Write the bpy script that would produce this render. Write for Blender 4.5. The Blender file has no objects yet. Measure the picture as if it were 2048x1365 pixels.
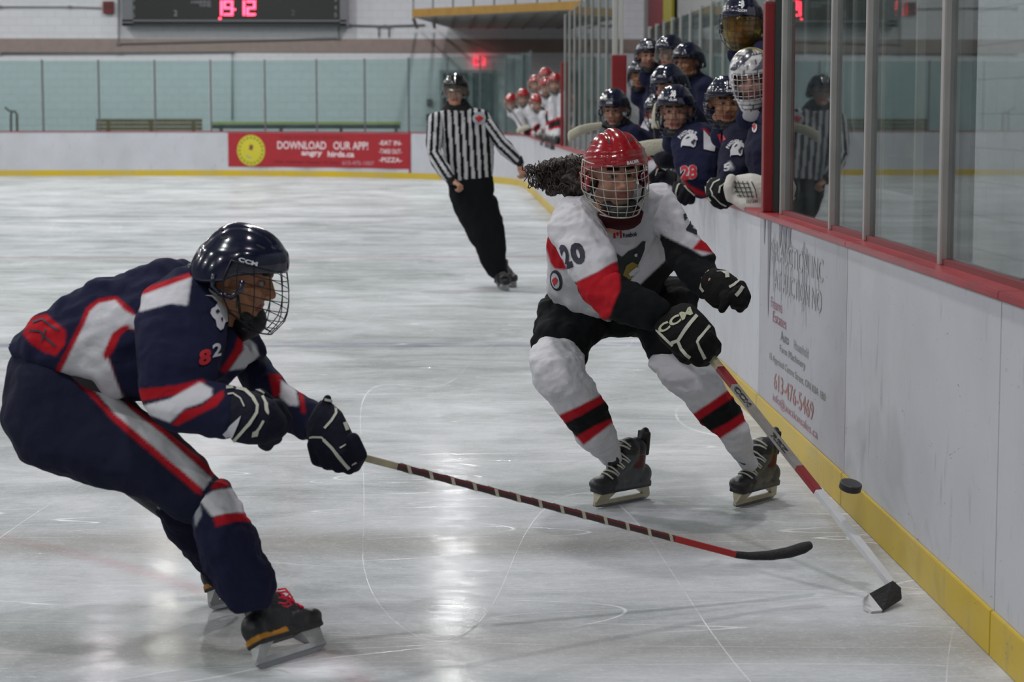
import bpy, bmesh, math, random
import numpy as np
from mathutils import Vector, Matrix, noise
from mathutils.bvhtree import BVHTree
PI = math.pi
C = bpy.context.scene.collection
random.seed(7); np.random.seed(7)

# ------------------------------------------------------------------ camera, world, lamps, exposure
F, EYE = 4300.0, 1.63                     # focal length in pixels of the 2048 px frame, eye height (m)
PITCH = math.atan(464.5 / F)
YAW = math.atan(131 * math.cos(PITCH) / F)
cam = bpy.data.cameras.new('camera'); cam_ob = bpy.data.objects.new('camera', cam); C.objects.link(cam_ob)
cam.sensor_width = 22.3; cam.lens = F / 2048 * 22.3
cam_ob.location = (0, 0, EYE); cam_ob.rotation_euler = (PI / 2 - PITCH, 0, -YAW)
cam.clip_start = 0.1; cam.clip_end = 200
cam.dof.use_dof = True; cam.dof.focus_distance = 8.5; cam.dof.aperture_fstop = 3.2
bpy.context.scene.camera = cam_ob
w = bpy.data.worlds.new('world'); bpy.context.scene.world = w; w.use_nodes = True
w.node_tree.nodes['Background'].inputs[0].default_value = (0.80, 0.88, 1.0, 1)
w.node_tree.nodes['Background'].inputs[1].default_value = 0.25
bpy.context.scene.cycles.transparent_max_bounces = 32
vs = bpy.context.scene.view_settings
vs.view_transform = 'Standard'; vs.look = 'None'; vs.gamma = 1; vs.use_curve_mapping = False
vs.exposure = 0.0
LAMPS = [(x, y) for y in (-3, 4.5, 12, 19.5, 27, 34.5, 42, 49.5) for x in (-18.5, -12.2, -5.6, 0.1)]
LAMP_Z = 8.3
for i, (x, y) in enumerate(LAMPS):
    l = bpy.data.lights.new('arena_light', 'AREA'); l.shape = 'DISK'; l.size = 0.5; l.energy = 210 * (1.35 if y > 40 else 0.85 if y < 8 else 1.0)
    l.color = [(0.93, 1.0, 0.97), (1.0, 0.93, 1.0), (1.0, 1.0, 0.93)][i % 3]
    o = bpy.data.objects.new('arena_light', l); o.location = (x, y, LAMP_Z); C.objects.link(o)

# ------------------------------------------------------------------ helpers
_ct, _st = math.cos(PI / 2 - PITCH), math.sin(PI / 2 - PITCH)
_cy, _sy = math.cos(-YAW), math.sin(-YAW)
def ray(px, py):
    ax, ay, az = px - 1024, -(py - 682.5), -F
    y = _ct * ay - _st * az; z = _st * ay + _ct * az
    return Vector((_cy * ax - _sy * y, _sy * ax + _cy * y, z))
def at(px, py, Y):
    r = ray(px, py); k = Y / r.y
    return Vector((r.x * k, Y, EYE + r.z * k))
def onz(px, py, z=0.0):
    r = ray(px, py); return Vector((0, 0, EYE)) + r * ((z - EYE) / r.z)
def onx(px, py, X):
    r = ray(px, py); return Vector((0, 0, EYE)) + r * (X / r.x)
def to_px(P):
    P = np.asarray(P, float) - np.array([0, 0, EYE])
    x = _cy * P[:, 0] + _sy * P[:, 1]; y = -_sy * P[:, 0] + _cy * P[:, 1]; z = P[:, 2]
    yy = _ct * y + _st * z; zz = -_st * y + _ct * z
    return np.stack([1024 + F * x / -zz, 682.5 - F * yy / -zz], 1)

def lin(c):
    if isinstance(c, str):
        c = [int(c[i:i + 2], 16) / 255 for i in (0, 2, 4)]
        c = [(v / 12.92 if v < 0.04045 else ((v + 0.055) / 1.055) ** 2.4) for v in c]
    return tuple(c) + (1,)
MATS = {}
def mat(name, col=(0.5, 0.5, 0.5), rough=0.6, metal=0.0, coat=0.0, bump=0.0, bscale=40.0, attr=False, emit=0.0, spec=0.5, sheen=0.0, var=0.0, vscale=6.0):
    if name in MATS: return MATS[name]
    m = bpy.data.materials.new(name); m.use_nodes = True; nt = m.node_tree; b = nt.nodes['Principled BSDF']
    b.inputs['Base Color'].default_value = lin(col); b.inputs['Roughness'].default_value = rough
    b.inputs['Metallic'].default_value = metal; b.inputs['Coat Weight'].default_value = coat
    b.inputs['Specular IOR Level'].default_value = spec; b.inputs['Sheen Weight'].default_value = sheen
    src = None
    if attr:
        a = nt.nodes.new('ShaderNodeVertexColor'); a.layer_name = 'Col'; src = a.outputs[0]
    if var:
        tc = nt.nodes.new('ShaderNodeTexCoord'); n = nt.nodes.new('ShaderNodeTexNoise'); n.inputs['Scale'].default_value = vscale; n.inputs['Detail'].default_value = 6
        nt.links.new(tc.outputs['Object'], n.inputs['Vector'])
        r = nt.nodes.new('ShaderNodeMapRange'); r.inputs[1].default_value = 0.3; r.inputs[2].default_value = 0.7; r.inputs[3].default_value = 1 - var; r.inputs[4].default_value = 1 + var * 0.3
        nt.links.new(n.outputs[0], r.inputs[0])
        mx = nt.nodes.new('ShaderNodeMix'); mx.data_type = 'RGBA'; mx.blend_type = 'MULTIPLY'; mx.inputs[0].default_value = 1
        if src: nt.links.new(src, mx.inputs[6])
        else: mx.inputs[6].default_value = lin(col)
        nt.links.new(r.outputs[0], mx.inputs[7]); src = mx.outputs[2]
    if src: nt.links.new(src, b.inputs['Base Color'])
    if emit:
        b.inputs['Emission Color'].default_value = lin(col); b.inputs['Emission Strength'].default_value = emit
    if bump:
        tc = nt.nodes.new('ShaderNodeTexCoord'); n = nt.nodes.new('ShaderNodeTexNoise'); n.inputs['Scale'].default_value = bscale; n.inputs['Detail'].default_value = 5
        nt.links.new(tc.outputs['Object'], n.inputs['Vector'])
        bp = nt.nodes.new('ShaderNodeBump'); bp.inputs['Strength'].default_value = bump; bp.inputs['Distance'].default_value = 0.02
        nt.links.new(n.outputs[0], bp.inputs['Height']); nt.links.new(bp.outputs[0], b.inputs['Normal'])
    MATS[name] = m; return m

def link(name, me, parent=None, m=None, loc=None):
    o = bpy.data.objects.new(name, me); C.objects.link(o)
    if parent is not None: o.parent = parent
    if m is not None and me is not None and not me.materials: me.materials.append(m)
    if loc is not None: o.location = loc
    return o
def finish(bm, name, smooth=False):
    me = bpy.data.meshes.new(name); bm.normal_update(); bm.to_mesh(me); bm.free()
    if smooth: me.polygons.foreach_set('use_smooth', [True] * len(me.polygons))
    return me
def tag(o, label=None, cat=None, group=None, kind=None):
    for k, v in (('label', label), ('category', cat), ('group', group), ('kind', kind)):
        if v: o[k] = v
    return o
def empty(name, loc, label=None, cat=None, group=None, rz=0, parent=None):
    o = bpy.data.objects.new(name, None); C.objects.link(o); o.location = loc; o.rotation_euler.z = rz; o.empty_display_size = 0.1
    if parent: o.parent = parent
    return tag(o, label, cat, group)
def keep(o, root):                    # parent a world-space mesh under an Empty that only translates
    o.parent = root; o.location = -Vector(root.location); return o
def add_box(bm, lo, hi, bevel=0.0, mi=0, M=None):
    lo = Vector(lo); hi = Vector(hi)
    r = bmesh.ops.create_cube(bm, size=1.0)
    vs_ = r['verts']
    for v in vs_: v.co = Vector((lo[k] + (v.co[k] + 0.5) * (hi[k] - lo[k]) for k in range(3)))
    fs = list({f for v in vs_ for f in v.link_faces})
    if bevel:
        es = list({e for v in vs_ for e in v.link_edges})
        rr = bmesh.ops.bevel(bm, geom=es, offset=bevel, segments=2, affect='EDGES', profile=0.7)
        fs = rr['faces'] + [f for f in fs if f.is_valid]
        vs_ = list({v for f in fs for v in f.verts})
    if M is not None:
        for v in vs_: v.co = M @ v.co
    for f in fs: f.material_index = mi
    return vs_
def box(name, lo, hi, m, parent=None, bevel=0.0):
    bm = bmesh.new(); add_box(bm, lo, hi, bevel); return link(name, finish(bm, name), parent, m)
def add_tube(bm, pts, r, seg=8, cap=True, mi=0):
    pts = [Vector(p) for p in pts]; rings = []
    up = Vector((0, 0, 1)); prev = None
    rr = r if isinstance(r, (list, tuple)) else [r] * len(pts)
    for i, p in enumerate(pts):
        d = (pts[min(i + 1, len(pts) - 1)] - pts[max(i - 1, 0)]).normalized()
        if prev is None:
            a = d.orthogonal().normalized()
        else:
            a = (prev - d * prev.dot(d)); a = a.normalized() if a.length > 1e-6 else d.orthogonal().normalized()
        prev = a; b = d.cross(a)
        rings.append([bm.verts.new(p + (a * math.cos(2 * PI * k / seg) + b * math.sin(2 * PI * k / seg)) * rr[i]) for k in range(seg)])
    for i in range(len(rings) - 1):
        for k in range(seg):
            f = bm.faces.new((rings[i][k], rings[i][(k + 1) % seg], rings[i + 1][(k + 1) % seg], rings[i + 1][k])); f.material_index = mi; f.smooth = True
    if cap:
        bm.faces.new(rings[0][::-1]).material_index = mi; bm.faces.new(rings[-1]).material_index = mi
def tube(name, pts, r, m, parent=None, seg=8):
    bm = bmesh.new(); add_tube(bm, pts, r, seg); return link(name, finish(bm, name, True), parent, m)

def inpoly(P, poly):
    x, y = P[:, 0], P[:, 1]; ins = np.zeros(len(P), bool); n = len(poly)
    for i in range(n):
        x1, y1 = poly[i]; x2, y2 = poly[(i + 1) % n]
        if y1 == y2: continue
        c = ((y1 > y) != (y2 > y)) & (x < (x2 - x1) * (y - y1) / (y2 - y1) + x1)
        ins ^= c
    return ins
def set_col(me, cols):
    a = me.color_attributes.new('Col', 'FLOAT_COLOR', 'POINT')
    cc = np.ones((len(me.vertices), 4), np.float32); cc[:, :3] = cols
    a.data.foreach_set('color', cc.ravel())
def vcoords(me):
    a = np.empty(len(me.vertices) * 3); me.vertices.foreach_get('co', a); return a.reshape(-1, 3)
def vnormals(me):
    a = np.empty(len(me.vertices) * 3); me.vertices.foreach_get('normal', a); return a.reshape(-1, 3)

# implicit-body pieces: every shape is closed, all are merged by a voxel remesh
def add_ring_loft(bm, rings):
    vr = [[bm.verts.new(p) for p in ring] for ring in rings]; n = len(vr[0])
    for i in range(len(vr) - 1):
        for k in range(n):
            bm.faces.new((vr[i][k], vr[i][(k + 1) % n], vr[i + 1][(k + 1) % n], vr[i + 1][k]))
    bm.faces.new(vr[0][::-1]); bm.faces.new(vr[-1])
def add_limb(bm, secs, n=20, shrink=1.0):
    """secs: (x1,y1,x2,y2,Y,t) - two silhouette points in frame pixels, their distance Y, and half thickness t (m)"""
    rings = []
    for i, s in enumerate(secs):
        x1, y1, x2, y2, Y, t = s
        a = at(x1, y1, Y); b = at(x2, y2, Y); c = (a + b) / 2; h = (b - a) / 2 * shrink; t = t * shrink
        rings.append([c + h * math.cos(2 * PI * k / n) + Vector((0, t, 0)) * math.sin(2 * PI * k / n) for k in range(n)])
    # rounded ends
    def endcap(r0, r1):
        c0 = sum(r0, Vector()) / n; c1 = sum(r1, Vector()) / n; d = (c0 - c1)
        L = min(((r0[0] - c0).length), ((r0[n // 4] - c0).length)) * 0.55
        d = d.normalized() * L if d.length > 1e-6 else Vector((0, 0, 0))
        return [[c0 + (p - c0) * 0.72 + d * 0.75 for p in r0], [c0 + (p - c0) * 0.3 + d for p in r0]]
    e0 = endcap(rings[0], rings[1]); e1 = endcap(rings[-1], rings[-2])
    rings = [e0[1], e0[0]] + rings + e1
    add_ring_loft(bm, rings)
def add_ell(bm, c, r, M=None, u=16, v=10):
    rr = bmesh.ops.create_uvsphere(bm, u_segments=u, v_segments=v, radius=1.0)
    for q in rr['verts']:
        p = Vector((q.co.x * r[0], q.co.y * r[1], q.co.z * r[2]))
        if M is not None: p = M @ p
        q.co = p + Vector(c)
def add_cap(bm, a, b, ra, rb, n=14):
    """tapered capsule"""
    a = Vector(a); b = Vector(b); d = b - a; L = d.length
    d = d / L if L > 1e-6 else Vector((0, 0, 1)); o = d.orthogonal().normalized(); q = d.cross(o)
    rings = []
    for t in (-0.97, -0.75, -0.4): rings.append((a + d * ra * t, ra * math.sqrt(1 - t * t)))
    rings.append((a, ra)); rings.append((b, rb))
    for t in (0.4, 0.75, 0.97): rings.append((b + d * rb * t, rb * math.sqrt(1 - t * t)))
    add_ring_loft(bm, [[c + (o * math.cos(2 * PI * k / n) + q * math.sin(2 * PI * k / n)) * r for k in range(n)] for c, r in rings])
def merge(bm, name, vox=0.008, smooth=4, fac=0.5):
    me0 = finish(bm, name + '_raw'); o = bpy.data.objects.new('tmp', me0); C.objects.link(o)
    r = o.modifiers.new('r', 'REMESH'); r.mode = 'VOXEL'; r.voxel_size = vox; r.use_smooth_shade = True
    s = o.modifiers.new('s', 'SMOOTH'); s.iterations = smooth; s.factor = fac
    dg = bpy.context.evaluated_depsgraph_get(); dg.update()
    me = bpy.data.meshes.new_from_object(o.evaluated_get(dg)); me.name = name
    bpy.data.objects.remove(o); bpy.data.meshes.remove(me0)
    me.polygons.foreach_set('use_smooth', [True] * len(me.polygons)); me.materials.clear()
    return me
def folds(me, amp=0.006, scale=9.0, seed=0.0, stretch=(1, 1, 1)):
    co = vcoords(me); no = vnormals(me)
    d = np.array([noise.turbulence(Vector((p[0] * scale * stretch[0] + seed, p[1] * scale * stretch[1], p[2] * scale * stretch[2])), 3, False) for p in co])
    d = (d - d.mean())
    me.vertices.foreach_set('co', (co + no * (d[:, None] * amp * 2)).ravel()); me.update()
def paint(me, base, polys=(), M=None, soft=1.8):
    co = vcoords(me); no = vnormals(me)
    if M is not None: co = np.array([M @ Vector(p) for p in co])
    P = to_px(co); cols = np.tile(np.array(lin(base)[:3]), (len(co), 1))
    view = co - np.array([0, 0, EYE]); front = (no * view).sum(1) < 0.15 * np.linalg.norm(view, axis=1)
    J = [(a * soft, b * soft) for a in (-1, 0, 1) for b in (-1, 0, 1)]
    for it in polys:
        c, pl = it[0], it[1]; k = sum(inpoly(P + np.array(j), pl).astype(float) for j in J) / 9.0
        if len(it) > 2 and it[2]: k = k * front
        cols = cols * (1 - k[:, None]) + np.array(lin(c)[:3]) * k[:, None]
    set_col(me, cols)
# decals: thin pieces of fabric or print laid on a surface along the line of sight
def decal(name, polys2d, target_me, m, parent, off=0.003, grid=7, off_in=-0.001):
    """polys2d: list of (outer, [holes]) in frame pixels; or a mesh from text already mapped"""
    bm = bmesh.new()
    if isinstance(polys2d, bpy.types.Mesh):
        bm.from_mesh(polys2d)
    else:
        for poly in polys2d:
            vs_ = [bm.verts.new((p[0], p[1], 0)) for p in poly]
            try: bm.faces.new(vs_)
            except ValueError: pass
    bmesh.ops.triangulate(bm, faces=bm.faces[:])
    xs = [v.co.x for v in bm.verts]; ys = [v.co.y for v in bm.verts]
    for ax, a, b in ((0, min(xs), max(xs)), (1, min(ys), max(ys))):
        t = a + grid
        while t < b:
            co = Vector((t if ax == 0 else 0, t if ax == 1 else 0, 0)); n_ = Vector((1, 0, 0)) if ax == 0 else Vector((0, 1, 0))
            bmesh.ops.bisect_plane(bm, geom=bm.verts[:] + bm.edges[:] + bm.faces[:], plane_co=co, plane_no=n_, dist=1e-5); t += grid
    t_ = target_me if isinstance(target_me, BVHTree) else bvh(target_me)
    org = Vector((0, 0, EYE)); bad = []
    for v in bm.verts:
        d = ray(v.co.x, v.co.y).normalized(); h = t_.ray_cast(org, d)
        if h[0] is None: bad.append(v); continue
        nn = h[1]
        if nn.dot(d) > 0: nn = -nn
        v.co = h[0] + nn * off
    bmesh.ops.delete(bm, geom=bad, context='VERTS')
    # drop stretched faces (they span an edge of the surface)
    long = [f for f in bm.faces if max(e.calc_length() for e in f.edges) > 0.09 * max(1, grid / 7)]
    bmesh.ops.delete(bm, geom=long, context='FACES')
    for f in bm.faces:
        f.smooth = True
        if f.normal.dot(f.calc_center_median() - org) > 0: f.normal_flip()
    o = link(name, finish(bm, name), None, m); o.parent = parent; o.location = -Vector(parent_world(parent)); return o
def parent_world(p):
    v = Vector((0, 0, 0))
    while p is not None: v += Vector(p.location); p = p.parent
    return v
def bvh(mes):
    if not isinstance(mes, (list, tuple)): mes = [mes]
    V, P_ = [], []
    for me in mes:
        k = len(V); V += [v.co.copy() for v in me.vertices]; P_ += [[i + k for i in p.vertices] for p in me.polygons]
    return BVHTree.FromPolygons(V, P_)
def text_mesh(s, bold=0.02, font_scale=1.0, shear=0.0, res=3):
    cu = bpy.data.curves.new('t', 'FONT'); cu.body = s; cu.offset = bold; cu.shear = shear; cu.resolution_u = res; cu.align_x = 'CENTER'; cu.align_y = 'CENTER'
    o = bpy.data.objects.new('t', cu); C.objects.link(o); dg = bpy.context.evaluated_depsgraph_get(); dg.update()
    me = bpy.data.meshes.new_from_object(o.evaluated_get(dg)); bpy.data.objects.remove(o); bpy.data.curves.remove(cu)
    co = vcoords(me)
    if len(co) == 0: return me
    mn, mxx = co.min(0), co.max(0); co = (co - (mn + mxx) / 2) / np.maximum(mxx - mn, 1e-6)   # unit box -0.5..0.5
    co[:, 2] = 0; me.vertices.foreach_set('co', co.ravel()); me.materials.clear(); return me
def map_quad(me, quad):
    """unit text box -> pixel quad (top-left, top-right, bottom-right, bottom-left)"""
    co = vcoords(me); u = co[:, 0] + 0.5; v = 0.5 - co[:, 1]; q = np.array(quad, float)
    P = ((1 - u) * (1 - v))[:, None] * q[0] + (u * (1 - v))[:, None] * q[1] + (u * v)[:, None] * q[2] + ((1 - u) * v)[:, None] * q[3]
    co[:, :2] = P; me.vertices.foreach_set('co', co.ravel()); me.update(); return me
def flat_text(name, s, org, ux, uz, m, parent, bold=0.02, shear=0.0, thick=0.002, world=True):
    """flat lettering: org centre, ux / uz full width / height vectors"""
    me = text_mesh(s, bold, shear=shear); ux = Vector(ux); uz = Vector(uz); org = Vector(org)
    for v in me.vertices: v.co = org + ux * v.co.x + uz * v.co.y
    me.update(); o = link(name, me, None, m); o.parent = parent
    if parent is not None and world: o.location = -parent_world(parent)
    return o
# ------------------------------------------------------------------ the setting
def ice_material():
    m = bpy.data.materials.new('ice'); m.use_nodes = True; nt = m.node_tree; b = nt.nodes['Principled BSDF']; N = nt.nodes.new; L = nt.links.new
    g = N('ShaderNodeNewGeometry')
    def noise_(scale, detail, sx=1, sy=1, rough=0.5, dist=0.0, off=0.0, rot=0.0):
        mp = N('ShaderNodeMapping'); mp.inputs['Scale'].default_value = (sx, sy, 1); mp.inputs['Location'].default_value = (off, off * 0.7, off); mp.inputs['Rotation'].default_value = (0, 0, rot)
        L(g.outputs['Position'], mp.inputs[0]); n = N('ShaderNodeTexNoise'); n.inputs['Scale'].default_value = scale; n.inputs['Detail'].default_value = detail; n.inputs['Roughness'].default_value = rough; n.inputs['Distortion'].default_value = dist
        L(mp.outputs[0], n.inputs['Vector']); return n.outputs[0]
    def mr(x, a, b_, c, d):
        r = N('ShaderNodeMapRange'); r.inputs[1].default_value = a; r.inputs[2].default_value = b_; r.inputs[3].default_value = c; r.inputs[4].default_value = d; L(x, r.inputs[0]); return r.outputs[0]
    def ma(op, x, y=0.0):
        r = N('ShaderNodeMath'); r.operation = op
        for i, q in enumerate((x, y)):
            if isinstance(q, (int, float)): r.inputs[i].default_value = q
            else: L(q, r.inputs[i])
        return r.outputs[0]
    def lines(scale, width, off, sx=1, sy=1, dist=0.0, rot=0.0):    # thin curved skate cuts: the zero line of a slow noise
        n = noise_(scale, 0, sx, sy, dist=dist, off=off, rot=rot); return mr(ma('ABSOLUTE', ma('SUBTRACT', n, 0.5)), 0.0, width, 1.0, 0.0)
    snow = mr(noise_(0.55, 7, 1, 0.7, 0.62, 0.5), 0.38, 0.66, 0.0, 1.0)
    snow2 = mr(noise_(1.7, 9, 0.55, 0.95, 0.66, 0.8, 5.0, 0.25), 0.38, 0.64, 0.0, 1.0)
    fine = mr(noise_(40, 4, 0.5, 1.2, 0.7, 0, 9.0), 0.40, 0.75, 0.0, 1.0)
    cuts = ma('MAXIMUM', ma('MAXIMUM', lines(0.5, 0.0012, 3.0, 0.35, 1.3, 0, 0.35), lines(0.6, 0.0012, 11.0, 1.6, 0.3, 0, 0.2)), ma('MAXIMUM', lines(1.0, 0.0020, 17.0, 0.25, 1.6, 0, -0.5), lines(1.3, 0.0022, 29.0, 0.2, 1.4, 0, 0.9)))
    cuts = ma('MAXIMUM', cuts, ma('MAXIMUM', lines(2.0, 0.003, 47.0, 0.15, 1.5, 0, 0.15), lines(2.4, 0.004, 53.0, 0.12, 1.5, 0, -0.2)))
    cuts = ma('MULTIPLY', cuts, mr(noise_(1.6, 3, 1, 1, 0.6, 0, 40), 0.40, 0.58, 0.12, 1.0))
    k = ma('ADD', ma('MULTIPLY', snow, 0.42), ma('ADD', ma('MULTIPLY', snow2, 0.40), ma('MULTIPLY', fine, 0.16)))
    ramp = N('ShaderNodeMix'); ramp.data_type = 'RGBA'; ramp.clamp_factor = True
    ramp.inputs[6].default_value = lin('8F9494'); ramp.inputs[7].default_value = lin('D2D4D9'); L(k, ramp.inputs[0])
    cur = ramp.outputs[2]
    def over(cur, fac, col):
        x = N('ShaderNodeMix'); x.data_type = 'RGBA'; x.clamp_factor = True; L(cur, x.inputs[6]); x.inputs[7].default_value = lin(col); L(fac, x.inputs[0]); return x.outputs[2]
    sep = N('ShaderNodeSeparateXYZ'); L(g.outputs['Position'], sep.inputs[0]); X, Y = sep.outputs[0], sep.outputs[1]
    wob = ma('MULTIPLY', ma('SUBTRACT', noise_(3, 3, 1, 1), 0.5), 0.06)
    def band(y0, hw, soft=0.03):
        d = ma('ABSOLUTE', ma('SUBTRACT', ma('ADD', Y, wob), y0)); return mr(d, hw, hw + soft, 1.0, 0.0)
    cur = over(cur, ma('MULTIPLY', band(14.85, 0.13), mr(snow2, 0, 1, 0.42, 0.12)), '3A4070')      # near blue line under the snow
    cur = over(cur, ma('MULTIPLY', band(23.8, 0.15), 0.2), '903040')
    cur = over(cur, ma('MULTIPLY', band(32.8, 0.15), 0.3), '3A4070')
    # worn face-off circles and red dots
    def circ(cx, cy, r, hw, fac, cur):
        dx = ma('SUBTRACT', X, cx); dy = ma('SUBTRACT', Y, cy); d = ma('SQRT', ma('ADD', ma('MULTIPLY', dx, dx), ma('MULTIPLY', dy, dy)))
        return over(cur, ma('MULTIPLY', mr(ma('ABSOLUTE', ma('SUBTRACT', d, r)), hw, hw + 0.05, 1.0, 0.0), fac), 'A05060')
    cur = circ(-4.6, 4.6, 4.57, 0.02, 0.22, cur)
    cur = circ(-1.3, 10.2, 0.0, 0.25, 0.10, cur)
    # grime washed along the foot of the boards
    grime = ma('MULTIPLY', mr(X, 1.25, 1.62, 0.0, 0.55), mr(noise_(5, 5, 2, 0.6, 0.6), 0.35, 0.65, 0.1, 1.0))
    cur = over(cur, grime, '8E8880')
    # darker grey-brown bands across the sheet
    cur = over(cur, ma('MULTIPLY', band(8.0, 0.10, 0.25), 0.55), '85817A')
    cur = over(cur, ma('MULTIPLY', band(6.4, 0.06, 0.28), 0.5), '85817A')
    cur = over(cur, ma('MULTIPLY', band(10.9, 0.15, 0.4), 0.12), '909498')
    cur = over(cur, ma('MULTIPLY', cuts, 0.58), 'F4F6F8')
    def spot(cur, px, py, r0, r1, fac):
        c_ = onz(px, py); dx = ma('SUBTRACT', X, c_.x); dy = ma('SUBTRACT', ma('ADD', Y, ma('MULTIPLY', wob, 3.0)), c_.y); d = ma('SQRT', ma('ADD', ma('MULTIPLY', dx, dx), ma('MULTIPLY', dy, dy)))
        return over(cur, ma('MULTIPLY', mr(d, r0, r1, 1.0, 0.0), ma('MULTIPLY', mr(snow2, 0, 1, 0.5, 1.0), fac)), 'E6E8EC')
    cur = spot(cur, 640, 1335, 0.03, 0.16, 0.9); cur = spot(cur, 1390, 930, 0.1, 0.9, 0.5); cur = spot(cur, 1000, 860, 0.2, 1.6, 0.3)
    gfac = N('ShaderNodeFresnel'); gfac.inputs[0].default_value = 1.31
    gls = N('ShaderNodeBsdfGlossy'); L(mr(k, 0.1, 0.8, 0.10, 0.22), gls.inputs['Roughness']); gls.inputs[0].default_value = (1, 1, 1, 1)
    spk = mr(noise_(150, 3, 0.6, 1.0, 0.7, 0, 61.0), 0.35, 0.65, 0.25, 1.6)
    cov = ma('MULTIPLY', ma('MULTIPLY', mr(snow2, 0.0, 1.0, 0.30, 0.10), spk), mr(noise_(12, 5, 0.7, 0.7, 0.6, 0, 71.0), 0.35, 0.65, 0.4, 1.3))
    b.inputs['Specular IOR Level'].default_value = 0.0; b.inputs['Roughness'].default_value = 0.6
    mxs = N('ShaderNodeMixShader'); L(ma('MULTIPLY', gfac.outputs[0], cov), mxs.inputs[0]); L(b.outputs[0], mxs.inputs[1]); L(gls.outputs[0], mxs.inputs[2]); L(mxs.outputs[0], nt.nodes['Material Output'].inputs[0])
    dust = mr(noise_(60, 6, 0.8, 1.0, 0.8, 0.3, 83.0), 0.52, 0.70, 0.0, 0.30); cur = over(cur, dust, 'ECEEF0')
    dust2 = mr(noise_(24, 6, 0.5, 1.2, 0.75, 0.3, 93.0), 0.50, 0.72, 0.0, 0.30); cur = over(cur, dust2, '8E9090')
    L(cur, b.inputs['Base Color'])
    bp = N('ShaderNodeBump'); bp.inputs['Strength'].default_value = 0.30; bp.inputs['Distance'].default_value = 0.003
    L(ma('ADD', ma('MULTIPLY', k, 1.0), ma('MULTIPLY', cuts, 1.2)), bp.inputs['Height']); L(bp.outputs[0], b.inputs['Normal']); L(bp.outputs[0], gls.inputs['Normal'])
    return m
def board_material(name, base, scuff=0.35, sx=1.0):
    m = bpy.data.materials.new(name); m.use_nodes = True; nt = m.node_tree; b = nt.nodes['Principled BSDF']; N = nt.nodes.new; L = nt.links.new
    g = N('ShaderNodeNewGeometry')
    def layer(scale, detail, vec, lo, hi, rough=0.6, dist=0.0):
        mp = N('ShaderNodeMapping'); mp.inputs['Scale'].default_value = vec; L(g.outputs['Position'], mp.inputs[0])
        n = N('ShaderNodeTexNoise'); n.inputs['Scale'].default_value = scale; n.inputs['Detail'].default_value = detail; n.inputs['Roughness'].default_value = rough; n.inputs['Distortion'].default_value = dist
        L(mp.outputs[0], n.inputs['Vector']); r = N('ShaderNodeMapRange'); r.inputs[1].default_value = lo; r.inputs[2].default_value = hi; L(n.outputs[0], r.inputs[0]); return r.outputs[0]
    cur = None
    def over(cur, f, fac, col):
        q = N('ShaderNodeMath'); q.operation = 'MULTIPLY'; L(f, q.inputs[0]); q.inputs[1].default_value = fac
        x = N('ShaderNodeMix'); x.data_type = 'RGBA'; x.clamp_factor = True
        if cur is None: x.inputs[6].default_value = lin(base)
        else: L(cur, x.inputs[6])
        x.inputs[7].default_value = lin(col); L(q.outputs[0], x.inputs[0]); return x.outputs[2]
    cur = over(cur, layer(1.2, 6, (1, 1, 0.8), 0.4, 0.75), scuff * 0.6, '8F8F93')
    cur = over(cur, layer(14, 5, (1, 1, 0.25), 0.60, 0.72), scuff * 0.7, '77777B')
    cur = over(cur, layer(38, 3, (0.5, 0.4, 1.3), 0.70, 0.76, 0.5, 2.0), scuff * 1.6, '404044')
    L(cur, b.inputs['Base Color']); b.inputs['Roughness'].default_value = 0.42
    bp = N('ShaderNodeBump'); bp.inputs['Strength'].default_value = 0.15; bp.inputs['Distance'].default_value = 0.004
    n = N('ShaderNodeTexNoise'); n.inputs['Scale'].default_value = 25; n.inputs['Detail'].default_value = 4; L(g.outputs['Position'], n.inputs['Vector']); L(n.outputs[0], bp.inputs['Height']); L(bp.outputs[0], b.inputs['Normal'])
    return m
def glass_material(name, tint, haze, hz_col=(0.6, 0.7, 0.7), gloss=0.85):
    m = bpy.data.materials.new(name); m.use_nodes = True; nt = m.node_tree; nt.nodes.clear(); N = nt.nodes.new; L = nt.links.new
    out = N('ShaderNodeOutputMaterial'); tr = N('ShaderNodeBsdfTransparent'); tr.inputs[0].default_value = tuple(tint) + (1,)
    gl = N('ShaderNodeBsdfGlossy'); gl.inputs['Roughness'].default_value = 0.0; gl.inputs[0].default_value = (gloss, gloss * 1.02, gloss * 1.02, 1)
    fr = N('ShaderNodeFresnel'); gb = N('ShaderNodeNewGeometry'); ior = N('ShaderNodeMapRange'); ior.inputs[3].default_value = 1.5; ior.inputs[4].default_value = 1 / 1.5; L(gb.outputs['Backfacing'], ior.inputs[0]); L(ior.outputs[0], fr.inputs[0])
    df = N('ShaderNodeBsdfDiffuse'); df.inputs[0].default_value = tuple(hz_col) + (1,)
    mx = N('ShaderNodeMixShader'); L(fr.outputs[0], mx.inputs[0]); L(tr.outputs[0], mx.inputs[1]); L(gl.outputs[0], mx.inputs[2])
    g = N('ShaderNodeNewGeometry'); n = N('ShaderNodeTexNoise'); n.inputs['Scale'].default_value = 6; n.inputs['Detail'].default_value = 6; L(g.outputs['Position'], n.inputs['Vector'])
    r = N('ShaderNodeMapRange'); r.inputs[1].default_value = 0.4; r.inputs[2].default_value = 0.8; r.inputs[3].default_value = haze; r.inputs[4].default_value = haze * 2 + 0.02; L(n.outputs[0], r.inputs[0])
    m2 = N('ShaderNodeMixShader'); L(r.outputs[0], m2.inputs[0]); L(mx.outputs[0], m2.inputs[1]); L(df.outputs[0], m2.inputs[2]); L(m2.outputs[0], out.inputs[0])
    return m
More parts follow.
